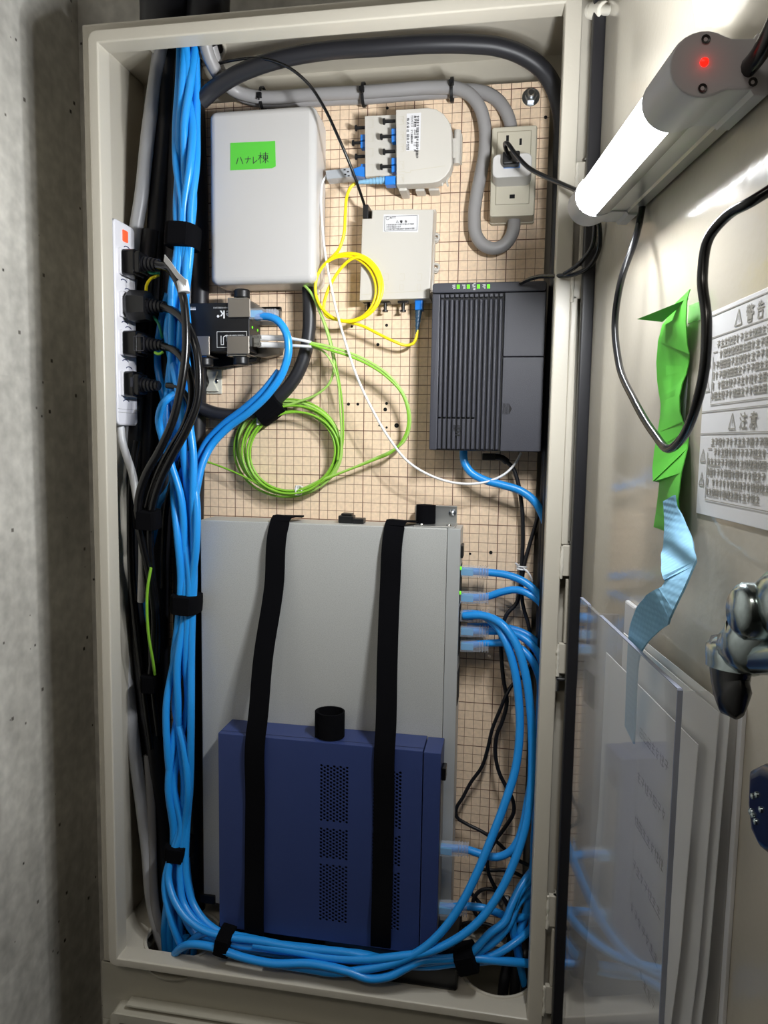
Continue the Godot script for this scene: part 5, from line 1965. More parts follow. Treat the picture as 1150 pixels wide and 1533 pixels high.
func blue_bundle():
	# twelve cables from the ceiling hole down the left side; some go through the floor, some turn right
	for i in 12:
		var deep := i >= 6
		var pts := []
		var y := 62.0
		while y < 1300.0:
			pts.append(strand_at(i % 6, 6, y, deep))
			y += 62.0
		var last: Vector3 = pts[-1]
		var names := "bright blue network cable in the tall bundle down the cabinet's left side"
		if i in [0, 1, 7, 8, 9]:
			var x := 246.0 + 8.0 * (i % 6)
			pts.append(Vector3(lerpf(last.x, x, 0.5) - 2, 1345, last.z))
			pts.append(Vector3(x, 1395, last.z - 0.003))
			pts.append(Vector3(x + 3, 1440, last.z - 0.004))
		elif i == 2:
			pts.append_array(W3([[247, 1330, 0.09], [256, 1375, 0.1], [268, 1408, 0.1], [276, 1422, 0.092], [280, 1440, 0.08]]))
		elif i == 3:
			pts.append_array(W3([[252, 1315, 0.088], [260, 1345, 0.098], [277, 1372, 0.105], [302, 1391, 0.108], [338, 1402, 0.108], [385, 1408, 0.108], [440, 1418, 0.108], [520, 1426, 0.11], [575, 1436, 0.11], [620, 1441, 0.108], [660, 1438, 0.104], [698, 1431, 0.1], [735, 1396, 0.096], [757, 1378, 0.09], [764, 1360, 0.084], [778, 1330, 0.07], [800, 1300, 0.05]]))
		elif i == 4:
			pts.append_array(W3([[270, 1318, 0.084], [274, 1350, 0.092], [292, 1378, 0.1], [318, 1398, 0.104], [345, 1412, 0.106], [400, 1420, 0.106], [460, 1428, 0.106], [530, 1434, 0.106], [590, 1444, 0.104], [640, 1444, 0.1], [698, 1436, 0.096], [722, 1422, 0.094], [745, 1405, 0.09], [762, 1384, 0.084], [776, 1352, 0.07], [800, 1330, 0.05]]))
		elif i == 5:
			pts.append_array(W3([[280, 1318, 0.082], [288, 1350, 0.088], [306, 1378, 0.096], [330, 1396, 0.1], [352, 1406, 0.1], [420, 1414, 0.1], [500, 1424, 0.1], [580, 1442, 0.1], [650, 1446, 0.098], [698, 1438, 0.094], [738, 1430, 0.092], [766, 1415, 0.086], [784, 1401, 0.076], [806, 1376, 0.05]]))
		elif i == 6:
			pts.append_array(W3([[268, 1330, 0.066], [276, 1372, 0.074], [296, 1402, 0.08], [330, 1412, 0.088], [400, 1426, 0.09], [500, 1436, 0.09], [600, 1446, 0.09], [698, 1441, 0.09], [745, 1438, 0.085], [790, 1442, 0.07], [815, 1445, 0.05]]))
		elif i == 10:
			pts.append_array(W3([[258, 1340, 0.06], [262, 1400, 0.062], [266, 1440, 0.066]]))
		else:
			pts.append_array(W3([[284, 1330, 0.06], [292, 1362, 0.07], [312, 1388, 0.078], [345, 1402, 0.084], [420, 1424, 0.086], [520, 1434, 0.086], [600, 1448, 0.086]]))
		var turned := i in [3, 4, 5, 6, 11]
		wire("network_cable", way(pts), 0.00445, M.cable_blue if not deep else M.cable_blue_deep, "bright blue network cable of the tall left bundle that turns right along the cabinet floor" if turned else names, "cable", "blue cables turning right at the floor" if turned else "blue cables of the tall left bundle")
	# two that leave the bundle for the converter
	run("network_cable", [[384, 474, 0.046], [402, 474, 0.05], [418, 482, 0.054], [429, 500, 0.056], [432, 525, 0.056], [424, 556, 0.054], [404, 587, 0.05], [372, 618, 0.044], [342, 640, 0.04], [316, 668, 0.042], [303, 695, 0.05], [296, 725, 0.056], [290, 765, 0.058], [284, 820, 0.058], [282, 900, 0.058]], 0.0046, M.cable_blue, "blue network cable curving from the black converter's upper port to the bundle")
	run("network_cable", [[418, 556, 0.046], [396, 584, 0.044], [364, 613, 0.038], [334, 636, 0.034], [308, 664, 0.036], [294, 700, 0.044], [284, 745, 0.05], [278, 820, 0.05]], 0.0046, M.cable_blue_deep, "second blue network cable running close behind the converter's one")
	# strays in front of the dark wall
	run("network_cable", [[252, 440, 0.05], [240, 490, 0.044], [236, 545, 0.04], [244, 590, 0.045], [258, 640, 0.05]], 0.0044, M.cable_blue, "blue network cable bowing left behind the power plugs")
	run("network_cable", [[262, 590, 0.075], [246, 602, 0.082], [238, 625, 0.084], [243, 655, 0.08], [254, 690, 0.07], [258, 720, 0.06], [248, 740, 0.05], [238, 752, 0.04], [232, 775, 0.03]], 0.0044, M.cable_blue, "blue network cable looping out in front of the lowest power plug's lead")
	run("network_cable", [[232, 790, 0.03], [222, 840, 0.03], [218, 875, 0.03], [222, 930, 0.02]], 0.0044, M.cable_blue_deep, "short stretch of blue network cable among the black cords at left")
	tie(pt(275, 338, 0.065), pt(273, 372, 0.065), 0.0182, 0.0205, Vector3.RIGHT, "wide black tie on the tall blue bundle, highest, level with the power strip's top")
	tie(pt(280, 889, 0.064), pt(279, 916, 0.064), 0.0166, 0.0205, Vector3.RIGHT, "black tie on the tall blue bundle beside the silver switch's upper half")
	tie(pt(269, 1259, 0.064), pt(269, 1279, 0.064), 0.0155, 0.0205, Vector3.RIGHT, "narrow black tie on the tall blue bundle near the cabinet floor")
	tie(pt(330, 1402, 0.1), pt(350, 1408, 0.1), 0.0155, 0.021, Vector3.UP, "black tie round the blue cables under the router's left corner")
	tie(pt(685, 1437, 0.098), pt(712, 1431, 0.098), 0.0145, 0.0165, Vector3.UP, "black tie round the blue cables on the floor right of the router")


# a clear-booted network plug pointing left into a port, its cable leaving to the right
func network_plug(x0: float, x1: float, y: float, z: float, label: String, group: String):
	var a := pt(x0, y, z)
	var b := pt(x1, y + 1.0, z)
	var t := thing("network_plug", label, "plug", Vector3((a.x + b.x) / 2, a.y - 0.006, z), group)
	var mb := MB.new()
	mb.box(Vector3(a.x, a.y - 0.0042, z - 0.0055), Vector3(lerpf(a.x, b.x, 0.45), a.y + 0.0042, z + 0.0055), 0.0008)
	obj("body", mb, mat("plug_clear_blue", "#4fb4ec", 0.12), t)
	mb = MB.new()
	var loops := []
	for s in [[-0.02, 0.0062, 0.0070], [0.3, 0.0064, 0.0072], [0.62, 0.006, 0.0066], [0.98, 0.0052, 0.0056]]:
		var l := PackedVector3Array()
		var x: float = lerpf(a.x, b.x, s[0])
		var yy: float = lerpf(a.y, b.y, maxf(0.0, s[0]))
		for w in MB.rrect(-s[2], -s[1], s[2], s[1], 0.0015, 2):
			l.append(Vector3(x, yy + w.y, z - w.x))
		loops.append(l)
	mb.loft(loops)
	obj("clear_boot", mb, M.clear_boot, t)
	for k in 4:
		mb = MB.new()
		var x: float = lerpf(a.x, b.x, 0.66 + 0.1 * k)
		var yy: float = lerpf(a.y, b.y, 0.8)
		mb.x = Transform3D(Basis(Vector3(0, 0, -1), Vector3.UP, Vector3.RIGHT), Vector3(x, yy, z))
		mb.prism(MB.rrect(-0.0074, -0.0066, 0.0074, 0.0066, 0.002, 2), 0.0, 0.0011, 0.0003)
		obj("boot_rib", mb, M.clear_boot, t)


func bottom_and_right():
	var g := "clear-booted plugs in the silver switch"
	var where_ := ["topmost clear-booted network plug in the silver switch's right end", "second clear-booted network plug from the top of the switch, by the green light", "third clear-booted plug in the switch, its two cables bending down in front", "fourth clear-booted plug in the switch, below the bending pair", "lowest clear-booted network plug in the silver switch's right end"]
	var ys := [855, 894, 921, 944, 966]
	for k in 5:
		network_plug(690.5, 732, ys[k], 0.03, where_[k], g)
	network_plug(657, 702, 1270, 0.074, "upper clear-booted network plug in the blue router's right end", "clear-booted plugs in the blue router")
	network_plug(657, 700, 1359, 0.074, "lower clear-booted network plug in the blue router's right end", "clear-booted plugs in the blue router")
	network_plug(377, 415, 471, 0.045, "clear-booted network plug in the black media converter's upper port", "")
	var c: Material = M.cable_blue
	run("network_cable", [[694, 855, 0.03], [732, 857, 0.031], [760, 861, 0.034], [785, 871, 0.038], [803, 886, 0.042], [815, 905, 0.044], [819, 950, 0.044], [814, 1100, 0.044], [806, 1300, 0.044], [800, 1390, 0.05]], 0.0044, c, "blue network cable from the switch's topmost plug, passing behind the right flange")
	run("network_cable", [[694, 894, 0.03], [730, 893, 0.031], [752, 886, 0.034], [775, 883, 0.036], [795, 891, 0.04], [810, 903, 0.042], [818, 930, 0.036], [813, 1100, 0.034], [803, 1300, 0.034], [795, 1400, 0.05]], 0.0044, c, "blue network cable arching from the switch's second plug to the right flange")
	run("network_cable", [[694, 919, 0.03], [722, 921, 0.034], [742, 935, 0.044], [758, 962, 0.054], [770, 1000, 0.06], [777, 1050, 0.065], [778, 1100, 0.07], [772, 1150, 0.076], [755, 1205, 0.086], [733, 1262, 0.096], [712, 1312, 0.104], [688, 1358, 0.11], [660, 1396, 0.114], [628, 1424, 0.116], [594, 1440, 0.117], [547, 1451, 0.117], [500, 1456, 0.116], [460, 1450, 0.114], [400, 1441, 0.112]], 0.0047, c, "blue network cable sweeping from the switch down across the router's lower right corner")
	run("network_cable", [[694, 922, 0.036], [726, 922, 0.042], [750, 933, 0.052], [772, 962, 0.06], [786, 1005, 0.066], [794, 1060, 0.07], [797, 1120, 0.074], [795, 1180, 0.08], [786, 1240, 0.088], [770, 1290, 0.096], [746, 1340, 0.104], [712, 1384, 0.11], [676, 1410, 0.114], [640, 1425, 0.116], [596, 1432, 0.116], [550, 1436, 0.114], [500, 1434, 0.112], [440, 1424, 0.11], [380, 1414, 0.108]], 0.0047, c, "blue network cable sweeping lowest on the right, from the switch to the floor bundle")
	run("network_cable", [[694, 944, 0.03], [735, 945, 0.032], [765, 947, 0.036], [788, 958, 0.042], [804, 975, 0.046], [814, 1000, 0.046], [812, 1080, 0.044], [802, 1250, 0.044], [796, 1330, 0.05], [784, 1378, 0.06], [777, 1400, 0.066], [779, 1440, 0.06]], 0.0044, c, "blue network cable from the switch's fourth plug, bending down by the right flange")
	run("network_cable", [[700, 938, 0.022], [740, 938, 0.024], [768, 942, 0.028], [792, 952, 0.032], [806, 965, 0.034], [816, 990, 0.032], [812, 1100, 0.03], [800, 1350, 0.03]], 0.0044, M.cable_blue_deep, "blue network cable just behind the fourth plug's one at the right flange")
	run("network_cable", [[694, 966, 0.03], [735, 963, 0.033], [758, 963, 0.038], [778, 970, 0.044], [796, 988, 0.05], [807, 1012, 0.052], [808, 1060, 0.05], [804, 1150, 0.05], [800, 1250, 0.052], [792, 1318, 0.06], [777, 1338, 0.072], [769, 1360, 0.076], [768, 1388, 0.078], [773, 1415, 0.074], [780, 1450, 0.066], [786, 1475, 0.06]], 0.0044, c, "blue network cable from the switch's lowest plug, ending in the right floor corner")
	run("network_cable", [[660, 1270, 0.074], [700, 1272, 0.075], [722, 1279, 0.078], [744, 1283, 0.08], [762, 1276, 0.08], [775, 1259, 0.078], [783, 1236, 0.074], [790, 1200, 0.066], [800, 1150, 0.055]], 0.0044, c, "blue network cable looping up from the router's upper plug")
	run("network_cable", [[660, 1359, 0.074], [700, 1357, 0.075], [722, 1359, 0.076], [744, 1366, 0.074], [764, 1374, 0.07], [785, 1372, 0.06], [805, 1350, 0.045]], 0.0044, c, "blue network cable leaving the router's lower plug to the right")
	run("network_cable", [[258, 1442, 0.088], [265, 1424, 0.104], [283, 1414, 0.112], [315, 1417, 0.116], [363, 1433, 0.118], [405, 1442, 0.119], [468, 1443, 0.119], [520, 1454, 0.12], [554, 1465, 0.12], [585, 1461, 0.119], [610, 1448, 0.116], [632, 1438, 0.112], [660, 1436, 0.106], [698, 1434, 0.1], [745, 1438, 0.094], [790, 1442, 0.08]], 0.0047, c, "frontmost blue network cable lying over the cabinet's lower flange")
	run("network_cable", [[272, 1430, 0.09], [292, 1404, 0.096], [310, 1396, 0.1], [336, 1398, 0.102], [400, 1410, 0.104], [470, 1424, 0.106], [540, 1428, 0.108], [592, 1440, 0.106], [640, 1446, 0.102], [690, 1440, 0.098]], 0.0045, c, "blue network cable rising from the floor hole under the router's left corner")
	run("network_cable", [[694, 674, 0.024], [695, 690, 0.026], [704, 706, 0.028], [724, 718, 0.03], [752, 726, 0.032], [780, 735, 0.034], [799, 749, 0.036], [812, 770, 0.036], [822, 810, 0.034], [818, 900, 0.03]], 0.0046, c, "blue network cable leaving the underside of the dark grey backup unit")


func heavy_cables():
	run("coaxial_cable", [[300, 152, 0.055], [316, 137, 0.056], [345, 117, 0.06], [385, 99, 0.064], [430, 86, 0.066], [490, 76, 0.066], [560, 71, 0.066], [640, 66, 0.064], [700, 66, 0.06], [745, 70, 0.056], [785, 84, 0.05], [812, 104, 0.044], [828, 128, 0.04], [838, 160, 0.036], [840, 240, 0.034], [836, 380, 0.034], [828, 540, 0.032], [822, 700, 0.03], [816, 860, 0.03], [812, 1000, 0.028], [808, 1180, 0.026], [802, 1350, 0.026], [798, 1440, 0.026]], 0.0092, M.coax_black, "thick black cable arching along the top of the cabinet and down its right side")
	run("black_hose", [[846, 170, 0.012], [842, 300, 0.01], [834, 500, 0.01], [826, 700, 0.01], [818, 860, 0.01], [812, 1000, 0.01], [806, 1200, 0.01], [799, 1430, 0.01]], 0.0095, M.black_rubber, "black cable sheath hidden in the corner behind the right flange")
	run("black_hose", [[848, 240, 0.05], [842, 400, 0.05], [834, 560, 0.05], [826, 720, 0.048], [819, 900, 0.046], [812, 1050, 0.024], [804, 1250, 0.022], [799, 1430, 0.02]], 0.0088, M.black_rubber, "second black cable sheath in the corner behind the right flange, nearer the opening")
	run("coaxial_cable", [[462, 424, 0.02], [463, 450, 0.02], [463, 490, 0.02], [458, 525, 0.02], [444, 562, 0.02], [422, 590, 0.02], [396, 610, 0.02], [366, 620, 0.02], [336, 621, 0.02], [308, 614, 0.022], [288, 602, 0.026], [270, 585, 0.03], [258, 560, 0.03]], 0.0082, M.coax_black, "thick black cable curling from under the white box towards the blue bundle")
	run("power_cable", [[306, 60, 0.075], [313, 85, 0.066], [322, 104, 0.056], [334, 122, 0.044], [352, 136, 0.03], [378, 144, 0.022], [410, 146, 0.018], [450, 143, 0.016], [500, 140, 0.016], [545, 138, 0.016], [600, 134, 0.016], [650, 131, 0.016], [682, 132, 0.018], [704, 142, 0.02], [719, 162, 0.02], [726, 190, 0.019], [726, 225, 0.018], [720, 260, 0.018], [713, 295, 0.018], [710, 328, 0.018], [713, 352, 0.018], [724, 367, 0.018], [740, 372, 0.018], [756, 366, 0.018], [767, 350, 0.018], [770, 326, 0.014]], 0.0073, M.cable_grey, "grey power cable along the board's top, looping down and up into the outlet's bottom")
	run("power_cable", [[316, 70, 0.058], [326, 100, 0.046], [340, 124, 0.032], [360, 142, 0.016], [390, 151, 0.009], [440, 152, 0.008], [500, 148, 0.008], [550, 146, 0.008], [610, 141, 0.008], [660, 138, 0.008], [700, 135, 0.009], [726, 139, 0.01], [745, 150, 0.011], [757, 166, 0.012], [764, 184, 0.012], [766, 200, 0.012]], 0.0073, M.cable_grey, "grey power cable along the board's top that enters the outlet from above")
	for k in 3:
		var x: float = [394, 545, 677][k]
		var y: float = [147, 141, 134][k]
		var t := thing("cable_clip", ["black wire tie round the grey power cables above the white box", "black wire tie round the grey power cables above the fibre splitter", "black wire tie round the grey power cables near the right bend"][k], "cable tie", pt(x, y + 14, 0.016), "black wire ties on the grey cables")
		var mb := MB.new()
		mb.angle = 60
		var p := PackedVector3Array()
		var c := pt(x, y + 1, 0.0135)
		for i in 17:
			var q := TAU * i / 16
			p.append(c + Vector3(0.0, cos(q) * 0.0128, sin(q) * 0.0115))
		mb.band(p, Vector3.RIGHT, 0.0034, 0.0012)
		obj("loop", mb, M.black_plastic, t)
		mb = MB.new()
		var h := c + Vector3(0, -0.002 + 0.004 * k * 0.5, 0.0115)
		mb.box(h + Vector3(-0.003, -0.003, 0), h + Vector3(0.003, 0.003, 0.004), 0.0008)
		mb.tube(PackedVector3Array([h + Vector3(0, 0, 0.002), h + Vector3(0.0008, -0.003, 0.0045), h + Vector3(0.0004, -0.006, 0.005)]), 0.0011, 7)
		obj("lock", mb, M.black_plastic, t)
	run("thin_coax", [[320, 97, 0.05], [350, 90, 0.06], [385, 87, 0.07], [412, 92, 0.078], [440, 106, 0.082], [464, 128, 0.08], [486, 162, 0.074], [506, 204, 0.066], [524, 246, 0.052], [538, 284, 0.036], [546, 308, 0.022], [550, 322, 0.014]], 0.00165, M.black_gloss, "thin black lead swinging from the ceiling hole to the telecom box's notched corner")


func ring(cx: float, cy: float, rx: float, ry: float, z: float, turns: float, start: float, wob: float, seed_: int) -> Array:
	var r := RandomNumberGenerator.new()
	r.seed = seed_
	var o := []
	var n := int(turns * 20)
	var ph := r.randf() * 6.0
	for k in n + 1:
		var q := start + TAU * turns * k / n
		var g := 1.0 + wob * sin(q * 0.71 + ph) + wob * 0.5 * sin(q * 1.9 + ph * 2)
		o.append(Vector3(cx + cos(q) * rx * g, cy + sin(q) * ry * g, z + 0.0025 * sin(q * 0.83 + ph)))
	return o


func fibres():
	# yellow: from the splitter through a hanging coil to the telecom box's blue connector
	var y := W3([[534, 273.5, 0.036], [526, 279, 0.037], [520, 292, 0.038], [517, 320, 0.038], [515, 350, 0.037], [508, 372, 0.036]])
	var coil := ring(518, 430, 49, 51, 0.036, 3.9, -1.75, 0.045, 3)
	coil.reverse()
	for k in coil.size():
		var w: Vector3 = coil[k]
		var q := -1.75 - TAU * k / 20.0
		var g: float = [46.0, 52.0, 43.0, 51.0, 47.0][int(k / 20)]
		var g2: float = [46.0, 52.0, 43.0, 51.0, 47.0][mini(int(k / 20) + 1, 4)]
		g = lerpf(g, g2, (k % 20) / 20.0)
		coil[k] = Vector3(472 + g + cos(q) * g, 431 + sin(q) * (g * 0.5 + 26), 0.032 + 0.0009 * (k / 10.0))
	# run counter-clockwise first down the left side
	y.append_array(coil.slice(2))
	y.append_array(W3([[490, 474, 0.036], [515, 481, 0.034], [540, 487, 0.03], [565, 499, 0.028], [590, 511, 0.026], [608, 517, 0.022], [619, 514, 0.018], [624, 503, 0.0158], [625, 494, 0.0156]]))
	wire("yellow_fibre", way(y, 0.005), 0.00175, M.fibre_yellow, "yellow fibre patch cord coiled in loops below the splitter", "cable", "", 8)
	var t := thing("fibre_connector", "blue fibre connector with pale ribbed boot under the splitter, carrying the yellow cord", "connector", pt(560, 280, 0.033))
	var mb := MB.new()
	front_box(mb, pxbox(576, 263, 592, 276), 0.028, 0.04, 0.001)
	obj("body", mb, M.plug_blue, t)
	mb = MB.new()
	var pr := [Vector2(0.0001, 0)]
	for i in 8:
		pr.append(Vector2(0.0044 - 0.0003 * i, 0.0001 + 0.0038 * i))
		pr.append(Vector2(0.0044 - 0.0003 * i, 0.0026 + 0.0038 * i))
		pr.append(Vector2(0.0034 - 0.0002 * i, 0.0028 + 0.0038 * i))
		pr.append(Vector2(0.0034 - 0.0002 * i, 0.0037 + 0.0038 * i))
	pr.append(Vector2(0.0001, 0.031))
	mb.turned(pt(577, 269.5, 0.034), (pt(534, 273, 0.036) - pt(577, 269.5, 0.034)).normalized(), pr, 12)
	obj("boot", mb, mat("boot_pale_blue", "#86b4d2", 0.35), t)
	t = thing("field_connector", "grey field-fitted fibre connector at the splitter's lower left", "connector", pt(512, 268, 0.015))
	mb = MB.new()
	mb.prism(poly([V(487, 255), V(524, 250.5), V(527, 264.5), V(489, 268.5)], 0.024), 0.008, 0.024, 0.001)
	obj("body", mb, M.boot_grey, t)
	mb = MB.new()
	mb.prism(poly([V(527, 253), V(541, 248), V(546, 250), V(546, 265), V(540, 264), V(528, 262)], 0.024), 0.01, 0.024, 0.0008)
	obj("nose", mb, M.plug_blue, t)
	for w in [[516, 254], [521, 257], [517, 261], [522, 263]]:
		mb = MB.new()
		front_box(mb, pxbox(w[0] - 1.6, w[1] - 1.0, w[0] + 1.6, w[1] + 1.0), 0.0236, 0.0243, 0.0002)
		obj("slot", mb, M.black_plastic, t)
	run("white_fibre", [[490, 262, 0.017], [484, 270, 0.02], [481, 290, 0.026], [482, 330, 0.032], [487, 380, 0.036], [495, 425, 0.04], [505, 470, 0.044], [518, 515, 0.046], [535, 565, 0.048], [556, 610, 0.048], [582, 655, 0.046], [612, 692, 0.044], [645, 712, 0.042], [690, 724, 0.038], [730, 721, 0.034], [758, 708, 0.03], [774, 690, 0.026], [780, 678, 0.024]], 0.00145, M.cable_white, "thin white fibre lead sweeping from the grey connector down to the backup unit", "", "cable", 8)
	# lime green cords
	var loops := [[432, 670, 77, 68, 0.014, 2.0, 0.3, 0.045, 5], [435, 674, 71, 64, 0.019, 1.95, 1.2, 0.05, 6], [430, 669, 80, 71, 0.011, 1.9, 2.0, 0.04, 8], [438, 678, 66, 59, 0.022, 1.9, 0.8, 0.05, 9]]
	var names := ["lime green fibre cord in the round coil, pale outermost loops", "lime green fibre cord in the round coil, running over the middle loops", "lime green fibre cord in the round coil, lying against the board", "lime green fibre cord in the round coil, innermost loops"]
	for k in 4:
		var l: Array = loops[k]
		wire("lime_fibre", way(ring(l[0], l[1], l[2], l[3], l[4], l[5], l[6], l[7], l[8]), 0.006), 0.00145, M.fibre_lime if k else M.fibre_pale, names[k], "cable", "lime fibre cords in the round coil", 7)
	run("lime_fibre", [[452, 424, 0.03], [464, 436, 0.034], [477, 462, 0.034], [489, 495, 0.032], [497, 525, 0.03], [500, 552, 0.028], [493, 574, 0.026], [475, 590, 0.024], [445, 602, 0.022], [418, 611, 0.02], [398, 622, 0.02], [376, 642, 0.018]], 0.0016, M.fibre_pale, "lime green fibre cord coming from behind the white box's lower right corner", "", "cable", 7)
	run("lime_fibre", [[455, 427, 0.026], [466, 440, 0.03], [481, 470, 0.03], [494, 505, 0.028], [503, 545, 0.026], [511, 590, 0.022], [514, 630, 0.02], [513, 665, 0.018], [505, 695, 0.018], [490, 716, 0.018], [462, 730, 0.018]], 0.0012, M.fibre_lime, "thin lime green fibre cord running straight down past the coil's right side", "", "cable", 7)
	for k in 2:
		var d := 5.0 * k
		run("lime_fibre", [[464, 513 + d * 0.4, 0.048], [490, 518 + d, 0.046], [520, 527 + d, 0.042], [552, 541 + d, 0.038], [580, 560 + d, 0.034], [602, 586 + d * 0.7, 0.03], [613 - d * 0.5, 615, 0.028], [613 - d * 0.6, 642, 0.026], [604 - d * 0.6, 662, 0.024], [588, 674 + d * 0.4, 0.022], [560, 687 + d * 0.3, 0.02], [520, 704, 0.018], [482, 718 + d * 0.3, 0.018], [446, 734, 0.016], [410, 738 - d, 0.016]], 0.00155, M.fibre_lime if k else M.fibre_pale, ["lime green fibre cord sweeping wide right from the upper white plug to the coil", "lime green fibre cord sweeping wide right from the lower white plug to the coil"][k], "", "cable", 7)
	run("lime_fibre", [[466, 518, 0.044], [484, 526, 0.04], [498, 545, 0.036], [506, 572, 0.032], [509, 610, 0.028], [511, 650, 0.024], [508, 690, 0.02], [494, 716, 0.018]], 0.0012, M.fibre_pale, "thin pale green fibre cord dropping from the white plugs beside the coil", "", "cable", 7)
	run("lime_fibre", [[300, 688, 0.02], [318, 694, 0.018], [342, 703, 0.018], [366, 714, 0.02], [390, 726, 0.022], [418, 734, 0.02], [446, 734, 0.018]], 0.0012, M.fibre_lime, "thin lime green fibre cord crossing from the blue bundle to the coil", "", "cable", 7)
	for w in [[446, 734, 0.02, "white twist tie at the bottom of the lime green coil"], [389, 629, 0.024, "white twist tie beside the black tie at the top of the lime green coil"]]:
		mb = MB.new()
		mb.angle = 60
		var c := pt(w[0], w[1], w[2])
		var p := PackedVector3Array()
		for k in 22:
			var q := TAU * k / 7.0
			p.append(c + Vector3(0.0022 * cos(q) + 0.0003 * k - 0.003, 0.0055 * sin(q), 0.003 * cos(q * 1.3)))
		mb.tube(curve(p, 0.002), 0.0009, 6)
		mb.tube(curve(PackedVector3Array([c, c + Vector3(0.003, 0.006, 0.003), c + Vector3(0.007, 0.004, 0.002)]), 0.002), 0.0007, 6)
		tag(obj("twist_tie", mb, M.cable_white), w[3], "cable tie", "white twist ties")
	tie(pt(389, 625, 0.02), pt(420, 602, 0.02), 0.0135, 0.0125, Vector3(0.6, 0.8, 0), "black tie holding the lime green coil to the thick black cable")


func cords():
	var m: Material = M.black_gloss
	part_wire(get_node("power_plug"), "cord", way(W3([[236, 397, 0.074], [250, 400, 0.08], [263, 415, 0.092], [273, 440, 0.1], [278, 480, 0.102], [278, 530, 0.104], [271, 580, 0.107], [258, 632, 0.109], [238, 676, 0.107], [218, 712, 0.102], [208, 745, 0.098], [207, 775, 0.094], [213, 810, 0.086], [224, 860, 0.074], [232, 920, 0.06], [230, 980, 0.05], [224, 1030, 0.046]])), 0.0048, m)
	part_wire(get_node("power_plug_001"), "cord", way(W3([[244, 459, 0.074], [260, 466, 0.08], [277, 482, 0.088], [291, 512, 0.094], [298, 556, 0.097], [295, 604, 0.099], [280, 642, 0.102], [258, 682, 0.102], [240, 720, 0.098], [228, 760, 0.092], [224, 800, 0.084], [228, 860, 0.07], [236, 930, 0.056], [236, 990, 0.046]])), 0.0048, m)
	part_wire(get_node("power_plug_002"), "cord", way(W3([[245, 518, 0.074], [262, 525, 0.08], [274, 538, 0.084], [284, 562, 0.086], [287, 598, 0.088], [276, 638, 0.09], [256, 672, 0.09], [238, 708, 0.088], [224, 750, 0.084], [217, 790, 0.076], [218, 850, 0.062], [226, 930, 0.05], [228, 1010, 0.04], [238, 1100, 0.034]])), 0.0044, m)
	part_wire(get_node("power_plug_003"), "cord", way(W3([[250, 577, 0.074], [264, 579, 0.076], [276, 588, 0.076], [284, 606, 0.074], [288, 630, 0.07], [282, 662, 0.068], [266, 700, 0.066], [252, 745, 0.06], [246, 800, 0.05], [244, 880, 0.04]])), 0.0036, m)
	run("black_cable", [[206, 660, 0.06], [198, 720, 0.064], [196, 790, 0.062], [198, 870, 0.05], [206, 950, 0.04], [216, 1030, 0.036], [228, 1120, 0.032]], 0.0048, m, "black cord hanging closest to the cabinet's left flange")
	# paper tag folded round the first cord
	var mb := MB.new()
	mb.angle = 50
	mb.band(way(W3([[246, 386, 0.088], [256, 398, 0.1], [268, 414, 0.108], [279, 424, 0.11]]), 0.004), Vector3(0.62, 0.5, 0.6), 0.0075, 0.0005)
	mb.tube(way(W3([[273, 421, 0.1005], [275, 430, 0.101], [276, 438, 0.1015]]), 0.003), 0.0064, 10)
	var tg := obj("cord_tag", mb, M.label_white)
	tag(tg, "white paper tag wrapped round the topmost plug's black cord", "tag")
	tie(pt(220, 763, 0.088), pt(221, 790, 0.085), 0.0155, 0.0125, Vector3.RIGHT, "black tie gathering the black power cords at left")
	tie(pt(226, 1010, 0.046), pt(227, 1034, 0.046), 0.0125, 0.0115, Vector3.RIGHT, "black tie low on the black power cords, in deep shade")
	run("earth_wire", [[218, 404, 0.06], [226, 409, 0.064], [240, 409, 0.06]], 0.0017, M.earth_green, "short green earth wire below the topmost black plug")
	run("earth_wire", [[219, 440, 0.06], [219, 428, 0.064], [226, 417, 0.066], [238, 412, 0.06]], 0.0018, M.fibre_yellow, "short yellow wire curving between the two upper black plugs")
	run("earth_wire", [[230, 474, 0.062], [238, 486, 0.066], [243, 506, 0.06]], 0.0016, M.earth_green, "short green earth wire between the second and third black plugs")
	run("earth_wire", [[232, 528, 0.078], [238, 530, 0.08], [244, 527, 0.078]], 0.0017, M.fibre_lime, "short yellow-green earth wire under the third black plug")
	run("earth_wire", [[226, 850, 0.082], [221, 880, 0.08], [220, 915, 0.076], [223, 955, 0.07], [229, 990, 0.06], [232, 1010, 0.052]], 0.0018, M.fibre_lime, "yellow-green earth wire bowing among the black cords at left")


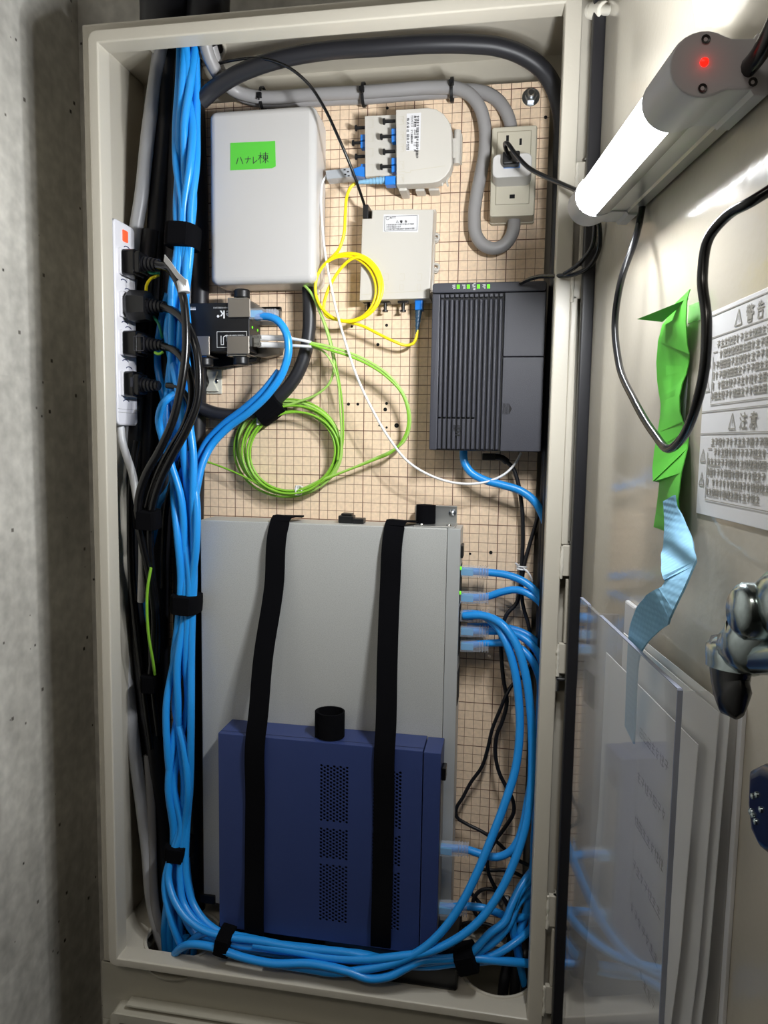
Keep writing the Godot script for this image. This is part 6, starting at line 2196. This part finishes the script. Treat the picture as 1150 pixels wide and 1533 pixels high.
func right_blacks():
	var m: Material = M.black_rubber
	var t := thing("dc_plug", "small black plug under the backup unit's lower edge", "plug", pt(738, 692, 0.02))
	var mb := MB.new()
	front_box(mb, [V(722, 679), V(742, 679), V(742, 690), V(722, 688)], 0.012, 0.026, 0.001)
	obj("body", mb, M.black_plastic, t)
	mb = MB.new()
	mb.angle = 60
	mb.tube(way(W3([[740, 684, 0.019], [752, 686, 0.019], [760, 692, 0.019]]), 0.004), 0.0038, 10)
	obj("boot", mb, M.black_rubber, t)
	part_wire(t, "lead", way(W3([[756, 689, 0.019], [767, 699, 0.02], [775, 720, 0.02], [781, 755, 0.02], [783, 800, 0.02], [781, 848, 0.02], [778, 885, 0.02], [774, 902, 0.02], [760, 918, 0.022], [752, 938, 0.022], [751, 985, 0.022], [754, 1018, 0.024], [759, 1050, 0.026], [752, 1080, 0.024], [744, 1100, 0.022], [742, 1132, 0.02], [748, 1158, 0.02], [758, 1178, 0.02], [768, 1198, 0.02], [769, 1216, 0.02], [758, 1236, 0.02], [742, 1258, 0.02], [731, 1280, 0.02], [730, 1300, 0.02], [740, 1326, 0.02], [756, 1348, 0.02], [764, 1370, 0.024]])), 0.0024, m)
	run("black_lead", [[812, 752, 0.02], [802, 785, 0.02], [793, 815, 0.02], [785, 846, 0.021], [781, 885, 0.021], [784, 910, 0.021], [791, 934, 0.021], [795, 965, 0.021], [794, 996, 0.021], [783, 1012, 0.022], [765, 1028, 0.024], [757, 1043, 0.029], [749, 1062, 0.026], [737, 1092, 0.022], [730, 1122, 0.02], [722, 1147, 0.018], [704, 1173, 0.016], [693, 1194, 0.016], [683, 1212, 0.016], [684, 1223, 0.016], [698, 1233, 0.016], [722, 1245, 0.018], [746, 1262, 0.018], [768, 1283, 0.018], [795, 1297, 0.018]], 0.0022, m, "black lead crossing over and bending out left towards the silver switch")
	run("black_lead", [[712, 1300, 0.014], [735, 1303, 0.014], [760, 1303, 0.014], [785, 1314, 0.014], [805, 1330, 0.014]], 0.0022, m, "black lead lying nearly level low on the board's right side")
	run("black_lead", [[700, 1330, 0.012], [712, 1345, 0.012], [722, 1358, 0.014]] + [[716, 1372, 0.016], [708, 1358, 0.016], [711, 1342, 0.016], [722, 1332, 0.016], [736, 1331, 0.016], [748, 1338, 0.016], [760, 1354, 0.016], [766, 1380, 0.02]], 0.0024, m, "black lead making a small loop near the board's lower bolt")
	run("black_lead", [[676, 1390, 0.03], [700, 1382, 0.03], [735, 1386, 0.03], [760, 1400, 0.03], [775, 1430, 0.03]], 0.0026, m, "black lead arching over the adapters at the floor's right")
	for k in 3:
		run("black_lead", [[770 + 9 * k, 1380 + 12 * k, 0.03], [764 + 11 * k, 1425, 0.045 + 0.006 * k], [756 + 16 * k, 1462, 0.058], [752 + 18 * k, 1500, 0.062], [752 + 18 * k, 1535, 0.062]], 0.0062, m, ["black lead dropping into the right floor hole beside the adapter", "black lead dropping into the middle of the right floor hole", "black lead dropping into the right floor hole close to the flange"][k], "leads into the right floor hole")
	# white tie on the pair
	mb = MB.new()
	mb.angle = 60
	var c := pt(781, 849, 0.022)
	var p := PackedVector3Array()
	for k in 16:
		var q := TAU * k / 8.0
		p.append(c + Vector3(0.0055 * cos(q), 0.0004 * k - 0.003, 0.0045 * sin(q)))
	mb.tube(curve(p, 0.002), 0.0011, 6)
	mb.tube(way(W3([[784, 851, 0.028], [789, 855, 0.03], [794, 862, 0.03], [797, 870, 0.028]]), 0.002), 0.0012, 6)
	mb.tube(way(W3([[776, 846, 0.026], [772, 843, 0.028]]), 0.002), 0.001, 6)
	tag(obj("twist_tie", mb, M.cable_white), "white twist tie joining the two black leads right of the switch", "cable tie")


func small_things():
	door_tape()
	# hoses standing on the cabinet's roof
	for k in 2:
		run("roof_hose", [[250 + 60 * k, 60, 0.05], [250 + 62 * k, 20, 0.045], [245 + 70 * k, -40, 0.04]], 0.03 - 0.006 * k, M.black_rubber, ["wide black hose leaving the cabinet roof, left one", "wide black hose leaving the cabinet roof, right one"][k], "hoses on the cabinet roof", "hose")


func door_tape():
	# green tape on the door, its upper end folded over
	var mb := MB.new()
	mb.angle = 50
	var p := wayd([Vector3(1014, 452, 0.006), Vector3(1012, 480, 0.0065), Vector3(1008, 520, 0.005), Vector3(1005, 565, 0.0045), Vector3(1003, 600, 0.005), Vector3(1003, 640, 0.0042), Vector3(1003, 680, 0.005), Vector3(1002, 715, 0.0075), Vector3(1001, 745, 0.0062), Vector3(1001, 797, 0.0045)], 0.012)
	var ac := []
	for i in p.size():
		ac.append((du + dn * 0.10 * sin(i * 0.9 + 0.4) + Vector3.UP * 0.04 * sin(i * 1.7)).normalized())
	mb.band(p, ac, 0.046, 0.0006)
	var t := obj("green_tape", mb, M.tape_green)
	tag(t, "long crinkled strip of bright green tape stuck down the door", "tape")
	mb = MB.new()
	var a := pd(955, 478, 0.02)
	var b := pd(1032, 447, 0.006)
	var c := pd(992, 482, 0.008)
	var e := dn * 0.0006
	mb.loft([PackedVector3Array([a, c, b]), PackedVector3Array([a + e, c + e, b + e])])
	obj("folded_corner", mb, M.tape_green, t)
	mb = MB.new()
	mb.band(wayd([Vector3(1046, 452, 0.0006), Vector3(1044, 480, 0.0006)]), du, 0.03, 0.0003)
	obj("clear_film", mb, M.tape_film, t)
	mb = MB.new()
	mb.band(wayd([Vector3(1026, 560, 0.002), Vector3(1024, 600, 0.004), Vector3(1021, 640, 0.003)]), du, 0.008, 0.0003)
	obj("clear_film", mb, M.acrylic, t)
	# pale blue strap hanging from the tape into the holder
	mb = MB.new()
	mb.angle = 50
	p = wayd([Vector3(1002, 746, 0.0115), Vector3(1005, 772, 0.011), Vector3(1010, 800, 0.013), Vector3(1015, 835, 0.020), Vector3(1014, 868, 0.027), Vector3(1000, 896, 0.031), Vector3(978, 918, 0.031), Vector3(960, 940, 0.029), Vector3(950, 965, 0.0275), Vector3(947, 1000, 0.026), Vector3(945, 1050, 0.024), Vector3(943, 1100, 0.022)], 0.005)
	ac = []
	for i in p.size():
		var f := float(i) / p.size()
		ac.append((du - dn * 0.15 * sin(clampf(f * 1.3, 0, 1) * PI)).normalized())
	mb.band(p, ac, 0.0195, 0.0012)
	tag(obj("fabric_strap", mb, M.strap_blue), "pale blue woven strap hanging from the green tape into the clear holder", "strap")
